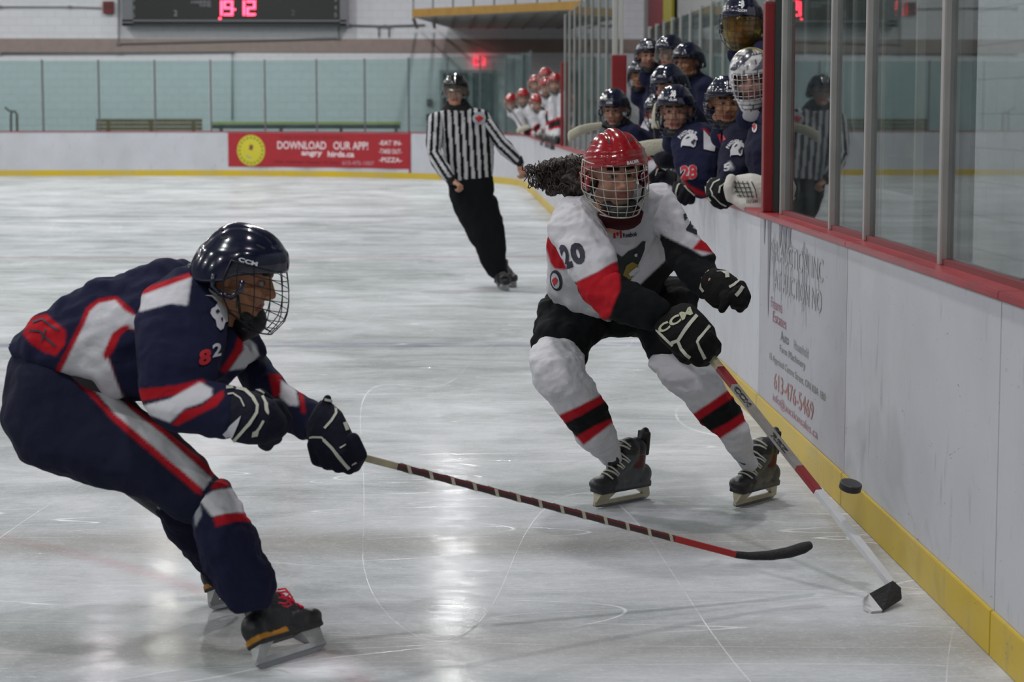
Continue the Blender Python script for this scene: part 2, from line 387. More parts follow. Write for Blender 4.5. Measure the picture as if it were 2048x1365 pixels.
def block_material(name, base, joint):
    m = bpy.data.materials.new(name); m.use_nodes = True; nt = m.node_tree; b = nt.nodes['Principled BSDF']; N = nt.nodes.new; L = nt.links.new
    tc = N('ShaderNodeTexCoord'); br = N('ShaderNodeTexBrick'); br.inputs['Scale'].default_value = 1.0
    br.inputs['Brick Width'].default_value = 0.4; br.inputs['Row Height'].default_value = 0.2; br.inputs['Mortar Size'].default_value = 0.008
    br.inputs['Color1'].default_value = lin(base); br.inputs['Color2'].default_value = tuple(v * 0.96 for v in lin(base)[:3]) + (1,); br.inputs['Mortar'].default_value = lin(joint)
    L(tc.outputs['UV'], br.inputs['Vector']); L(br.outputs['Color'], b.inputs['Base Color']); b.inputs['Roughness'].default_value = 0.7
    bp = N('ShaderNodeBump'); bp.inputs['Strength'].default_value = 0.5; bp.inputs['Distance'].default_value = 0.01; bp.invert = True; L(br.outputs['Fac'], bp.inputs['Height']); L(bp.outputs[0], b.inputs['Normal'])
    return m
def wall(name, a, b, z0, z1, m, th=0.15, side=1):
    """vertical slab from a to b (xy), thickness away on 'side', UV in metres"""
    a = Vector((a[0], a[1], 0)); b = Vector((b[0], b[1], 0)); d = (b - a); n = Vector((-d.y, d.x, 0)).normalized() * th * side
    bm = bmesh.new(); q = [a, b, b + n, a + n]; lo = [bm.verts.new(p + Vector((0, 0, z0))) for p in q]; hi = [bm.verts.new(p + Vector((0, 0, z1))) for p in q]
    bm.faces.new(lo[::-1]); bm.faces.new(hi)
    for i in range(4): bm.faces.new((lo[i], lo[(i + 1) % 4], hi[(i + 1) % 4], hi[i]))
    bmesh.ops.recalc_face_normals(bm, faces=bm.faces[:])
    uv = bm.loops.layers.uv.new('UVMap'); dn = d.normalized()
    for f in bm.faces:
        for l in f.loops: l[uv].uv = ((l.vert.co - a).dot(dn), l.vert.co.z)
    return link(name, finish(bm, name), None, m)
WHITE_WALL = block_material('painted_block', 'E0E1E6', 'CFD0D5')
SX0, SX1, SY0, SY1, RC = -24.37, 1.63, -8.0, 53.0, 8.5      # inner faces of the dasher boards
# sheet of ice
def rr_path(off=0.0, step=0.4):
    """rounded rectangle, counter-clockwise from the near end of the right side, offset outwards"""
    pts = []; r = RC
    cs = [((SX1 - r, SY1 - r), 0), ((SX0 + r, SY1 - r), 90), ((SX0 + r, SY0 + r), 180), ((SX1 - r, SY0 + r), 270)]
    for (cx, cy), a0 in cs:
        n = 24
        for k in range(n + 1):
            a = math.radians(a0 + 90 * k / n); pts.append(Vector((cx + (r + off) * math.cos(a), cy + (r + off) * math.sin(a), 0)))
    return pts
bm = bmesh.new(); bm.faces.new([bm.verts.new(p) for p in rr_path(0.03)])
floor = link('floor', finish(bm, 'floor'), None, ice_material()); tag(floor, kind='structure')
conc = box('floor', (-30, -14, -0.3), (14, 62, -0.02), mat('rubber_floor', '4A4846', 0.8, var=0.2, vscale=3)); tag(conc, kind='structure')
BAND = mat('brown_band', '9A8A84', 0.7, var=0.1)
WF = 57.0
wf = wall('wall_far', (-30, WF), (9.5, WF), -0.02, 9.4, WHITE_WALL, 0.2, 1); tag(wf, kind='structure')
t = box('trim_1', (-30, WF - 0.03, 3.10), (9.5, WF, 3.46), BAND); tag(t, kind='structure')
GREYW = mat('side_wall_paint', '55504E', 0.75, var=0.15, vscale=2)
RW = 5.2
wr = wall('wall_right', (RW, WF), (RW, 12.9), -0.02, 9.4, mat('side_wall_light', '8A8A8A', 0.7, var=0.1), 0.2, 1); tag(wr, kind='structure')
for i, (y0, y1, z0, z1, c) in enumerate([(14, 33, -0.02, 3.6, '3B3838'), (52.2, 55.2, 0.0, 2.9, '3E4446'), (44, 47.5, 0, 3.5, 'A5A6A8'), (36.5, 41, 0, 3.2, '6E7474'), (33.2, 36.3, 0, 3.6, '7C7470')]):
    t = box('trim_2', (RW - 0.05, y0, z0), (RW - 0.002, y1, z1), mat('side_panel_%d' % i, c, 0.6, var=0.1)); tag(t, kind='structure')
wr2 = wall('wall_right', (3.15, 12.9), (3.15, -14), -0.02, 3.4, WHITE_WALL, 0.2, 1); tag(wr2, kind='structure')
wr3 = wall('wall_right', (RW, 12.9), (3.15, 12.9), -0.02, 3.4, GREYW, 0.12, 1); tag(wr3, kind='structure')
wl = wall('wall_left', (-30, -14), (-30, WF), -0.02, 9.4, WHITE_WALL, 0.2, 1); tag(wl, kind='structure')
wn = wall('wall_near', (9.5, -14), (-30, -14), -0.02, 9.4, WHITE_WALL, 0.2, 1); tag(wn, kind='structure')
cl = box('ceiling', (-30, -14, 9.4), (9.5, WF + .2, 9.6), mat('ceiling_paint', '9A9C9C', 0.8, var=0.15)); tag(cl, kind='structure')
bmj = bmesh.new()
for k in range(12):
    y = -9 + k * 6.0; add_box(bmj, (-30, y - 0.12, 8.7), (9.5, y + 0.12, 9.4))
t = link('trim_3', finish(bmj, 'trim_3'), None, mat('steel_beam', '33363A', 0.6)); tag(t, kind='structure')
# lamp housings over the rink
HOUS = mat('lamp_housing', '8A8C90', 0.4, 0.6)
hb = bmesh.new()
for k, (r, z) in enumerate([(0.30, 0.02), (0.30, 0.06), (0.2, 0.25), (0.09, 0.35), (0.09, 0.45)]):
    pass
rings = [[Vector((r * math.cos(2 * PI * q / 16), r * math.sin(2 * PI * q / 16), z)) for q in range(16)] for r, z in [(0.30, 0.02), (0.30, 0.06), (0.2, 0.25), (0.09, 0.35), (0.09, 0.45)]]
add_ring_loft(hb, rings); add_tube(hb, [(0, 0, 0.4), (0, 0, 1.1)], 0.012, 6)
hme = finish(hb, 'housing')
for (x, y) in LAMPS:
    o = link('high_bay_lamp', hme, None, HOUS, (x, y, LAMP_Z)); tag(o, 'round high bay lamp hanging from the rink ceiling on a rod', 'lamp', 'high bay lamps over the ice')

# ------------------------------------------------------------------ dasher boards
WB = board_material('board_white', 'B9BBC2', 0.60); WBA = board_material('board_worn', 'A3A3AB', 0.85); YK = board_material('kick_yellow', 'C2A512', 0.5)
RED = mat('cap_red', '941E2A', 0.35, var=0.25, vscale=5); ALU = mat('aluminium', 'A9A6A2', 0.42, 0.55, var=0.12); GREYP = mat('grey_post', '686C70', 0.45, 0.4)
def slab(name, a, b, z0, z1, t0, t1, m, parent, bevel=0.0):
    """box along a->b; t0..t1 are distances outwards (to the right of a->b reversed)"""
    a = Vector((a[0], a[1], 0)); b = Vector((b[0], b[1], 0)); d = b - a; n = Vector((d.y, -d.x, 0)).normalized()
    bm = bmesh.new(); q = [a + n * t0, b + n * t0, b + n * t1, a + n * t1]
    lo = [bm.verts.new(p + Vector((0, 0, z0))) for p in q]; hi = [bm.verts.new(p + Vector((0, 0, z1))) for p in q]
    bm.faces.new(lo[::-1]); bm.faces.new(hi)
    for i in range(4): bm.faces.new((lo[i], lo[(i + 1) % 4], hi[(i + 1) % 4], hi[i]))
    bmesh.ops.recalc_face_normals(bm, faces=bm.faces[:])
    if bevel: bmesh.ops.bevel(bm, geom=bm.edges[:], offset=bevel, segments=2, affect='EDGES')
    return link(name, finish(bm, name), parent, m)
boards = empty('dasher_boards', (0, 0, 0), 'white plastic rink boards with red cap rail and yellow kick plate round the ice', 'boards')
glassA = empty('rink_glass', (0, 0, 0), 'clear glass panes between pale metal posts on the near right boards', 'glass')
glassB = empty('rink_glass', (0, 0, 0), 'tall glass panes with thin dark posts on the far end boards', 'glass')
glassC = empty('rink_glass', (0, 0, 0), 'glass panes between the two players benches, seen nearly edge on', 'glass')
CLEAR = glass_material('clear_glass', (0.70, 0.74, 0.73), 0.012, gloss=0.55)
TINT = glass_material('tinted_glass', (0.79, 0.89, 0.88), 0.012, (0.50, 0.60, 0.59), 0.45)
# right side, from near to far; joints where the photograph shows them
RY = [-0.0 + SY0 + RC, 1.37, 3.81, 6.25, 8.69, 11.13, 13.02, 15.46, 17.9, 20.34, 22.78, 25.22, 27.66, 30.1, 32.54, 34.98, 37.42, 39.86, 42.3, SY1 - RC]
for i in range(len(RY) - 1):
    a, b = (SX1, RY[i] + 0.004), (SX1, RY[i + 1] - 0.004)
    worn = abs(RY[i] - 8.69) < 0.01
    slab('board_panel', a, b, 0.0, 1.07, 0.0, 0.06, WBA if worn else WB, boards)
    slab('kick_plate', a, b, 0.0, 0.14, -0.012, 0.0, YK, boards, 0.003)
    slab('cap_rail', (SX1, RY[i]), (SX1, RY[i + 1]), 1.07, 1.098, -0.012, 0.19, RED, boards, 0.004)
pth = rr_path(0.0)
def walk(pts, step):
    """resample a polyline at equal steps"""
    out = [pts[0].copy()]; acc = 0.0
    for i in range(len(pts) - 1):
        a, b = pts[i], pts[i + 1]; L_ = (b - a).length; t_ = step - acc
        while t_ <= L_: out.append(a + (b - a) * (t_ / L_)); t_ += step
        acc = L_ - (t_ - step)
    return out
rest = pth[:]                                   # from the far right corner round to the near right corner
rest = [Vector((SX1, SY1 - RC, 0))] + rest[1:]
stations = walk(rest, 1.22)
if (stations[-1] - rest[-1]).length > 0.05: stations.append(rest[-1])
for i in range(len(stations) - 1):
    a, b = stations[i], stations[i + 1]
    slab('board_panel', a, b, 0, 1.07, 0, 0.06, WB, boards); slab('kick_plate', a, b, 0, 0.14, -0.012, 0, YK, boards)
    slab('cap_rail', a, b, 1.07, 1.092, -0.012, 0.16, RED, boards)
# far glass: posts at 1.36 m along the end and round the corner
pp = walk(rest, 1.36); sel = [p for p in pp if p.y > 40 and p.x > -15]
NS = mat('dark_post', '5A6064', 0.5, 0.3)
for i, p in enumerate(sel):
    q = sel[i + 1] if i + 1 < len(sel) else None
    d = (sel[min(i + 1, len(sel) - 1)] - sel[max(i - 1, 0)]).normalized(); n = Vector((d.y, -d.x, 0)) * 0.10
    c = p + n; box('post', (c.x - 0.022, c.y - 0.022, 1.09), (c.x + 0.022, c.y + 0.022, 2.82), NS, glassB)
    if q is not None: slab('glass_pane', p + d * 0.03, q - d * 0.03, 1.09, 2.80, 0.095, 0.107, TINT, glassB)
# near right glass
GX = 0.085
ypost = [-0.3, 0.9, 2.1, 3.35, 4.6, 5.95, onx(1893, 545, SX1 + GX).y, onx(1740, 490, SX1 + GX).y, onx(1670, 470, SX1 + GX).y, onx(1571, 437, SX1 + GX).y]
for i, y in enumerate(ypost):
    hw = 0.022 if i == 6 else 0.016
    bmp = bmesh.new(); add_box(bmp, (SX1 + GX - 0.03, y - hw, 1.098), (SX1 + GX + 0.03, y + hw, 3.0), 0.006); link('post', finish(bmp, 'post'), glassA, ALU)
    if i < len(ypost) - 1: slab('glass_pane', (SX1, y + 0.012), (SX1, ypost[i + 1] - 0.012), 1.10, 2.98, GX - 0.006, GX + 0.006, CLEAR, glassA)
slab('channel', (SX1, ypost[0]), (SX1, ypost[-1]), 1.098, 1.12, GX - 0.02, GX + 0.02, mat('channel_red', '701820', 0.5), glassA)
ye = ypost[-1]
slab('glass_pane', (SX1, ye + 0.03), (SX1, 11.05), 1.10, 2.98, GX - 0.006, GX + 0.006, CLEAR, glassA)
# red padded post closing the bench opening, and its twin across the bench
pp0 = empty('padded_post', (SX1 + 0.06, 11.1, 1.098), 'dark red padded post at the near end of the players bench', 'post')
bmp = bmesh.new(); add_box(bmp, (-0.06, -0.04, 0), (-0.008, 0.04, 1.08), 0.012); link('pad', finish(bmp, 'pad'), pp0, mat('pad_red', '7A1218', 0.45, var=0.2, vscale=8))
bmp = bmesh.new(); add_box(bmp, (-0.008, -0.03, 0), (0.026, 0.03, 1.9), 0.005); link('metal_core', finish(bmp, 'metal_core'), pp0, mat('dark_post2', '3E4442', 0.4, 0.4))
pq = empty('padded_post', (SX1 + 0.09, 21.7, 1.098), 'tall white post with a bright red pad behind the far end of the players bench', 'post')
bmp = bmesh.new(); add_box(bmp, (-0.065, -0.05, 0.56), (0.085, 0.05, 1.07), 0.015); link('pad', finish(bmp, 'pad'), pq, mat('pad_red', '7A1218'))
bmp = bmesh.new(); add_box(bmp, (-0.055, -0.03, 0), (-0.01, 0.03, 2.3), 0.005); add_box(bmp, (0.02, -0.03, 0), (0.05, 0.03, 2.3), 0.005); link('metal_core', finish(bmp, 'metal_core'), pq, mat('white_post', 'A8A8A4', 0.5))
pr = empty('padded_post', (SX1 + 0.06, 31.2, 1.098), 'thin red pair of posts beside the visitors bench with the white team', 'post')
for dx in (0.0, 0.12): 
    bmp = bmesh.new(); add_box(bmp, (-0.045 + dx, -0.03, 0), (0.0 + dx, 0.03, 1.2), 0.01); link('pad', finish(bmp, 'pad'), pr, mat('pad_red', '7A1218'))
# glass between the benches
ys = [21.9 + k * 1.16 for k in range(9)]
for i, y in enumerate(ys):
    box('post', (SX1 + GX - 0.02, y - 0.02, 1.098), (SX1 + GX + 0.02, y + 0.02, 2.98), ALU, glassC)
    if i < 8: slab('glass_pane', (SX1, y + 0.02), (SX1, y + 1.14), 1.1, 2.96, GX - 0.006, GX + 0.006, TINT, glassC)
# screen behind the benches
glassD = empty('rink_glass', (0, 0, 0), 'glass partition with white posts standing behind the players bench', 'glass')
for k in range(18):
    y = 15.5 + k * 1.22; box('post', (3.38, y - 0.025, 0), (3.44, y + 0.025, 3.0), mat('white_post', 'A8A8A4', 0.5), glassD)
    if k < 17: box('glass_pane', (3.40, y + 0.03, 1.0), (3.412, y + 1.19, 2.96), TINT, glassD); box('kick_panel', (3.39, y + 0.03, 0), (3.43, y + 1.19, 1.0), WB, glassD)
bf = box('bench_floor', (SX1 + 0.2, 10.9, 0.0), (3.36, 42.5, 0.16), mat('rubber_floor', '4A4846')); tag(bf, 'black rubber mat floor raised behind the boards of the benches', 'floor mat')
for y0, y1, lb in ((12.2, 20.6, 'long plank bench behind the players in dark jerseys'), (32, 41.5, 'long plank bench behind the players in white jerseys')):
    e = empty('players_bench', (2.95, y0, 0.16), lb, 'bench'); box('seat_plank', (-0.18, 0, 0.42), (0.18, y1 - y0, 0.46), mat('bench_wood', '8A6A44', 0.5, var=0.2), e, 0.006)
    for k in range(6): box('leg', (-0.15, k * (y1 - y0 - 0.1) / 5, 0), (0.15, k * (y1 - y0 - 0.1) / 5 + 0.05, 0.42), GREYP, e)

# worn advertisement on one right-hand panel: lettering printed flat on the board
ad = empty('board_advert', (SX1 - 0.001, 9.9, 0.6), 'faded peeling advertisement with a phone number on the worn right board', 'sign')
def ad_text(s, y, z, wd, ht, col, bold=0.0, nm='lettering'):
    flat_text(nm, s, (SX1 - 0.0025, y, z), (0, -wd, 0), (0, 0, ht), mat('ad_' + col, col, 0.6), ad, bold)
ad_text('SIR AUCTION INC', 10.0, 0.93, 1.5, 0.10, '9A9AA0', 0.0)
ad_text('AT AUCTION NO', 9.95, 0.79, 1.35, 0.10, '96969B', 0.0)
ad_text('Firearms', 10.55, 0.665, 0.36, 0.055, '8A5060'); ad_text('Estates', 10.45, 0.60, 0.42, 0.055, '8A5565')
ad_text('Auto', 10.28, 0.53, 0.24, 0.05, '5A5A60'); ad_text('Household', 9.8, 0.53, 0.4, 0.045, '77777C')
ad_text('Farm Machinery', 10.05, 0.46, 0.75, 0.045, '6A6268')
ad_text('15 Appraisal Centre Street, ON K0A 1B0', 9.95, 0.385, 1.6, 0.045, '6A6460')
ad_text('613-476-5469', 10.02, 0.285, 1.15, 0.085, 'A06A66'); ad_text('info@auctionsales.ca', 9.98, 0.195, 1.3, 0.055, 'A07078')
strk = bmesh.new(); rs = random.Random(3)
for k in range(42):
    y = 9.3 + rs.random() * 1.55; z1 = 1.03 - rs.random() * 0.1; L_ = 0.06 + rs.random() * 0.3; ww = 0.002 + rs.random() * 0.004
    vs_ = [strk.verts.new((SX1 - 0.0015, y + ww * s, z)) for s, z in ((-1, z1), (1, z1), (0.6, z1 - L_), (-0.6, z1 - L_))]; strk.faces.new(vs_)
link('ink_streak', finish(strk, 'ink_streak'), ad, mat('ad_streak', '95959B', 0.7)).location = -ad.location
rip = bmesh.new()
for y, wd, L_ in ((10.98, 0.035, 0.14), (10.82, 0.06, 0.5), (10.45, 0.05, 0.12), (10.32, 0.07, 0.17), (10.18, 0.05, 0.16)):
    pts = [(y - wd, 1.07), (y + wd, 1.07), (y + wd * 0.6, 1.07 - L_ * 0.35), (y + wd * 0.45, 1.07 - L_ * 0.8), (y, 1.07 - L_), (y - wd * 0.5, 1.07 - L_ * 0.5)]
    rip.faces.new([rip.verts.new((SX1 - 0.002, a, b)) for a, b in pts])
link('torn_strip', finish(rip, 'torn_strip'), ad, mat('ad_tear', '6E7078', 0.7)).location = -ad.location

# ------------------------------------------------------------------ far end: banner, scoreboard, doors, platform
YB = SY1 - 0.004
# the banner follows the curved corner boards
def far_pt(px, py):               # point on the inner face of the far boards for a pixel
    r = ray(px, py); o = Vector((0, 0, EYE)); best = None
    lo, hi = 44.0, 53.2
    def f(Y):
        p = o + r * (Y / r.y)
        if p.x <= SX1 - RC: return p.y - SY1
        return math.hypot(p.x - (SX1 - RC), p.y - (SY1 - RC)) - RC
    for _ in range(50):
        mid = (lo + hi) / 2
        if f(mid) > 0: hi = mid
        else: lo = mid
    return o + r * (lo / r.y)
def far_patch(name, x0, x1, z0, z1, off, m, parent, n=24):
    bm = bmesh.new(); prev = None
    for k in range(n + 1):
        p = far_pt(x0 + (x1 - x0) * k / n, 300); q = far_pt(x0 + (x1 - x0) * k / n + 1, 300); d = (q - p); d.z = 0; d.normalize(); nn = Vector((d.y, -d.x, 0)) * off
        a = bm.verts.new((p.x + nn.x, p.y + nn.y, z0)); b = bm.verts.new((p.x + nn.x, p.y + nn.y, z1))
        if prev: bm.faces.new((prev[0], a, b, prev[1]))
        prev = (a, b)
    o = link(name, finish(bm, name), parent, m); o.location = -parent_world(parent); return o
def far_text(name, s, x0, x1, zc, h, off, m, parent, bold=0.02):
    me = text_mesh(s, bold)
    for v in me.vertices:
        x = x0 + (x1 - x0) * (v.co.x + 0.5); p = far_pt(x, 300); q = far_pt(x + 1, 300); d = (q - p); d.z = 0; d.normalize(); nn = Vector((d.y, -d.x, 0)) * off
        v.co = Vector((p.x + nn.x, p.y + nn.y, zc + v.co.y * h))
    me.update(); o = link(name, me, parent, m); o.location = -parent_world(parent); return o
def zfar(px, py): return far_pt(px, py).z
ban = empty('advert_banner', (far_pt(640, 300).x, far_pt(640, 300).y - 0.02, 0.6), 'red banner with round yellow badge on the far end boards', 'banner')
zt, zb = zfar(640, 266), zfar(640, 335)
far_patch('banner_sheet', 457, 820, zb, zt, 0.030, mat('banner_red', '9A1824', 0.6, var=0.1), ban)
WT = mat('print_white', 'D8C8CC', 0.6); DKR = mat('print_dark', '5A1018', 0.6)
bm = bmesh.new(); pc = far_pt(503, 300)
def fp(px, z, off):
    a_ = far_pt(px, 300); b_ = far_pt(px + 1, 300); d = b_ - a_; d.z = 0; d.normalize(); return Vector((a_.x + d.y * off, a_.y - d.x * off, z))
zc_ = zfar(503, 301)
bm.faces.new([bm.verts.new(fp(503 + 28 * math.cos(2 * PI * k / 32), zc_ + 0.375 * math.sin(2 * PI * k / 32), 0.036)) for k in range(32)]); o = link('badge', finish(bm, 'badge'), ban, mat('badge_yellow', 'BDB32C', 0.6)); o.location = -ban.location
def badge_patch(name, pts, m, off):
    bm = bmesh.new(); bm.faces.new([bm.verts.new(fp(503 + x, zc_ + z, off)) for x, z in pts]); o = link(name, finish(bm, name), ban, m); o.location = -ban.location
for k in range(20):        # ring of small letters round the badge
    a = 2 * PI * k / 20; ca, sa = math.cos(a), math.sin(a); badge_patch('badge_lettering', [(23 * ca + u * 1.6 * sa * 1.0 + v * 1.9 * ca, 0.31 * sa - u * 0.022 * ca + v * 0.027 * sa) for u, v in ((-1, -1), (1, -1), (1, 1), (-1, 1))], mat('badge_green', '5A7224', 0.6), 0.040)
badge_patch('badge_emblem', [(-9, -0.16), (0, -0.2), (9, -0.12), (6, 0.0), (9, 0.1), (1, 0.18), (-7, 0.12), (-10, -0.02)], mat('badge_grey', '8E8E7A', 0.6), 0.040); badge_patch('badge_emblem', [(-4, 0.02), (3, 0.0), (5, 0.12), (-2, 0.15)], mat('badge_red', '6A3A30', 0.6), 0.044)
far_text('lettering', 'DOWNLOAD   OUR APP!', 556, 738, zfar(640, 291), 0.19, 0.036, WT, ban, 0.015)
far_text('lettering', 'angry', 604, 646, zfar(640, 309), 0.13, 0.036, WT, ban, 0.03); far_text('lettering', 'hirds.ca', 657, 710, zfar(640, 308), 0.14, 0.036, WT, ban, 0.03)
far_text('lettering', '613-475-1007', 686, 750, zfar(700, 326), 0.10, 0.036, mat('print_pale', 'B07A84', 0.6), ban, 0.02)
far_text('lettering', 'Take Out Menu Delivery', 560, 690, zfar(620, 275), 0.06, 0.036, DKR, ban, 0.0)
far_text('lettering', 'We deliver Open til late', 548, 680, zfar(620, 325), 0.08, 0.036, DKR, ban, 0.0)
for s, yy in (('EAT IN', 286), ('TAKE OUT', 303), ('PIZZA', 320)): far_text('lettering', '-' + s + '-', 760, 806, zfar(785, yy), 0.11, 0.036, WT, ban, 0.02)
o = far_patch('red_edge', 819.5, 823.5, 0.02, 1.1, 0.034, mat('cap_red'), ban, 2)

sb = empty('scoreboard', at(468, 0, WF), 'big black scoreboard with glowing red clock digits on the far wall', 'scoreboard')
BLK = mat('board_black', '141416', 0.45); SWH = mat('score_white', '8F9294', 0.6); LED = mat('led_red', (1.0, 0.035, 0.075), 0.5, emit=9.0)
LEDO = mat('led_off', '240A0C', 0.5)
def wbox(name, x0, y0, x1, y1, Y0, Y1, m, parent, bevel=0.0):
    a = at(x0, y1, Y0); b = at(x1, y0, Y0); bm = bmesh.new(); add_box(bm, (a.x, Y0, a.z), (b.x, Y1, b.z), bevel); o = link(name, finish(bm, name), None, m)
    if parent is not None: o.parent = parent; o.location = -parent_world(parent)
    return o
Ysb = WF - 0.45
wbox('cabinet', 259, -330, 680, 40, Ysb, WF - 0.05, BLK, sb, 0.02)
for a in ((244, -340, 259, 52), (680, -340, 693, 52), (244, 47, 693, 51), (244, 40, 693, 43)): wbox('frame', *a, Ysb - 0.03, WF - 0.1, mat('score_frame', '6E7074', 0.4, 0.3) if a[3] != 51 else mat('frame_dark', '24262A', 0.5), sb)
DIG = {'1': [(0.5, 0, 0.5, 1)], '9': [(0, 0, 0, 0.5), (0, 0, 1, 0), (1, 0, 1, 1), (0, 0.5, 1, 0.5), (0, 1, 1, 1)], '2': [(0, 0, 1, 0), (1, 0, 1, 0.5), (0, 0.5, 1, 0.5), (0, 0.5, 0, 1), (0, 1, 1, 1)], '8': [(0, 0, 0, 1), (1, 0, 1, 1), (0, 0, 1, 0), (0, 0.5, 1, 0.5), (0, 1, 1, 1)]}
def digit(ch, x0, x1, y0, y1):
    bm = bmesh.new()
    for (ux, uy, vx, vy) in DIG[ch]:
        n = 4 if ux != vx else (8 if abs(vy - uy) > 0.6 else 4)
        for k in range(n + 1):
            u = ux + (vx - ux) * k / n; v = uy + (vy - uy) * k / n; c = at(x0 + (x1 - x0) * u, y0 + (y1 - y0) * v, Ysb - 0.02)
            add_box(bm, c - Vector((0.026, 0.005, 0.024)), c + Vector((0.026, 0.012, 0.024)))
    o = link('led_digit', finish(bm, 'led_digit'), None, LED); o.parent = sb; o.location = -sb.location
for ch, x0, x1 in (('1', 437, 449), ('9', 449, 464), ('1', 482, 494), ('2', 495, 509)): digit(ch, x0, x1, 3, 29)
for ch, x0, x1, y0, y1 in (('1', 560, 572, -215, -180), ('2', 560, 574, -300, -262), ('9', 300, 314, -215, -180)): digit(ch, x0, x1, y0, y1)
bm = bmesh.new()
for x, y in ((469, 19), (440, 37)): c = at(x, y, Ysb - 0.02); add_box(bm, c - Vector((0.03, 0.005, 0.02)), c + Vector((0.03, 0.01, 0.02)))
o = link('led_dot', finish(bm, 'led_dot'), None, LED); o.parent = sb; o.location = -sb.location
def stext(s, x, y, wpx, hpx, m=SWH, bold=0.0):
    c = at(x, y, Ysb - 0.004); flat_text('lettering', s, c, (wpx * Ysb / F, 0, 0), (0, 0, hpx * Ysb / F), m, sb, bold)
stext('HARRIS', 402, 4, 38, 6); stext('TIME', 410, 11, 24, 5)
stext('2', 351, 26, 7, 11); stext('2', 586, 25, 7, 11, mat('score_dim', '5A6068', 0.6))
for s, y in (('3', -2), ('4', 15), ('5', 30)): stext(s, 267, y, 5, 9); stext(s, 671, y, 5, 9)
al = empty('alarm_box', at(217, 15, WF - 0.1), 'small red alarm box left of the scoreboard', 'alarm box'); bm = bmesh.new(); add_box(bm, (-0.14, -0.06, -0.16), (0.14, 0.08, 0.16), 0.02); link('case', finish(bm, 'case'), al, mat('alarm_red', '6A141C', 0.5))
bm = bmesh.new(); add_box(bm, (-0.09, -0.066, -0.02), (0.09, -0.055, 0.1), 0.005); link('cover', finish(bm, 'cover'), al, mat('alarm_cover', '50141A', 0.4))
GP = mat('conduit', '6E7072', 0.5, 0.3)
def conduit(pts, lb, r=0.025):
    e = empty('conduit', at(pts[0][0], pts[0][1], WF - 0.06), lb, 'pipe'); bm = bmesh.new(); add_tube(bm, [at(x, y, WF - 0.06) for x, y in pts], r, 6); o = link('pipe', finish(bm, 'pipe', True), e, GP); o.location = -e.location
    bm = bmesh.new()
    for x, y in pts[:-1]: c = at(x, y, WF - 0.06); add_box(bm, c - Vector((0.05, 0.03, 0.03)), c + Vector((0.05, 0.05, 0.03)))
    o = link('clip', finish(bm, 'clip'), e, GP); o.location = -e.location
conduit([(0, 14), (140, 14), (203, 16)], 'thin grey conduit running left from the red alarm box', 0.015)
conduit([(237, -100), (237, 88), (677, 77), (677, -100)], 'outline of the scoreboard shadow on the wall, modelled as a dark tube loop')  # tube added to draw the edge of the scoreboard's cast shadow
conduit([(700, 51), (770, 52), (850, 50)], 'thin conduit running right from the scoreboard', 0.02)
conduit([(758, 53), (758, 74)], 'short left drop pipe on the white wall right of the scoreboard', 0.02); conduit([(778, 53), (778, 74)], 'short right drop pipe on the white wall right of the scoreboard', 0.02)
conduit([(0, 107), (240, 106), (465, 104), (465, 240)], 'long conduit along the brown wall band with a drop behind the glass', 0.02)
# things behind the far glass
def thingbox(nm, cat, lb, x0, y0, x1, y1, Y0, Y1, m, extra=None):
    e = empty(nm, at((x0 + x1) / 2, y1, Y0), lb, cat); wbox('body', x0, y0, x1, y1, Y0, Y1, m, e, 0.01)
    if extra: extra(e)
    return e
def brd(e):
    for k in range(3): wbox('board', 192, 238 + k * 8, 404, 245 + k * 8, 54.28, 54.32, mat('bench_wood2', '7C6038', 0.6, var=0.3), e)
    for x in (215, 300, 385): wbox('leg', x, 240, x + 5, 350, 54.36, 54.42, NS, e)
e = empty('bench', at(298, 290, 54.3), 'brown wooden board bench behind the far glass', 'bench'); brd(e)
e = empty('bench', at(600, 290, 54.8), 'long low bench with a bright yellow-green edge behind the far glass', 'bench')
wbox('edge', 420, 244, 802, 248, 54.8, 54.84, mat('lime_edge', 'A0A81C', 0.5), e); wbox('seat', 424, 249, 800, 258, 54.82, 55.2, mat('bench_dark', '3C3E3C', 0.6), e)
for x in (440, 560, 680, 790): wbox('leg', x, 250, x + 5, 348, 54.9, 55.0, NS, e)
e = empty('handrail', at(28, 270, 55.5), 'bent brown metal handrail behind the far glass at the left edge', 'handrail'); bm = bmesh.new()
add_tube(bm, [at(x, y, 55.5) for x, y in ((22, 346), (22, 230), (24, 223), (30, 223), (34, 230), (35, 346))], 0.03, 8); add_tube(bm, [at(10, 215, 55.5), at(22, 224, 55.5)], 0.025, 8); o = link('rail', finish(bm, 'rail', True), e, mat('brown_rail', '5A4A40', 0.5)); o.location = -e.location
box('foot', (-0.2, -0.06, -0.03), (0.2, 0.06, 0.0), mat('brown_rail'), e)
# doors and exit sign
dr = wbox('door_1', 880, 140, 992, 262, WF - 0.08, WF - 0.005, mat('door_frame', '9A9EA2', 0.5), None); tag(dr, kind='structure')
for x0, x1 in ((886, 935), (945, 985)):
    o = wbox('door_leaf', x0, 146, x1, 262, WF - 0.12, WF - 0.06, mat('door_teal', '1E3438', 0.25), None); o.parent = dr
    o = wbox('handle', x1 - 7, 205, x1 - 4, 222, WF - 0.16, WF - 0.12, GP, None); o.parent = dr
ex = empty('exit_sign', at(959, 131, WF - 0.2), 'small glowing red exit sign above the dark far doors', 'sign')
wbox('box', 947, 115, 971, 131, WF - 0.2, WF - 0.005, mat('exit_glow', (0.9, 0.03, 0.06), 0.5, emit=2.6), ex, 0.005)
flat_text('lettering', 'EXIT', at(959, 123, WF - 0.21), (0.24, 0, 0), (0, 0, 0.12), mat('exit_letter', '4A0A10', 0.5), ex)
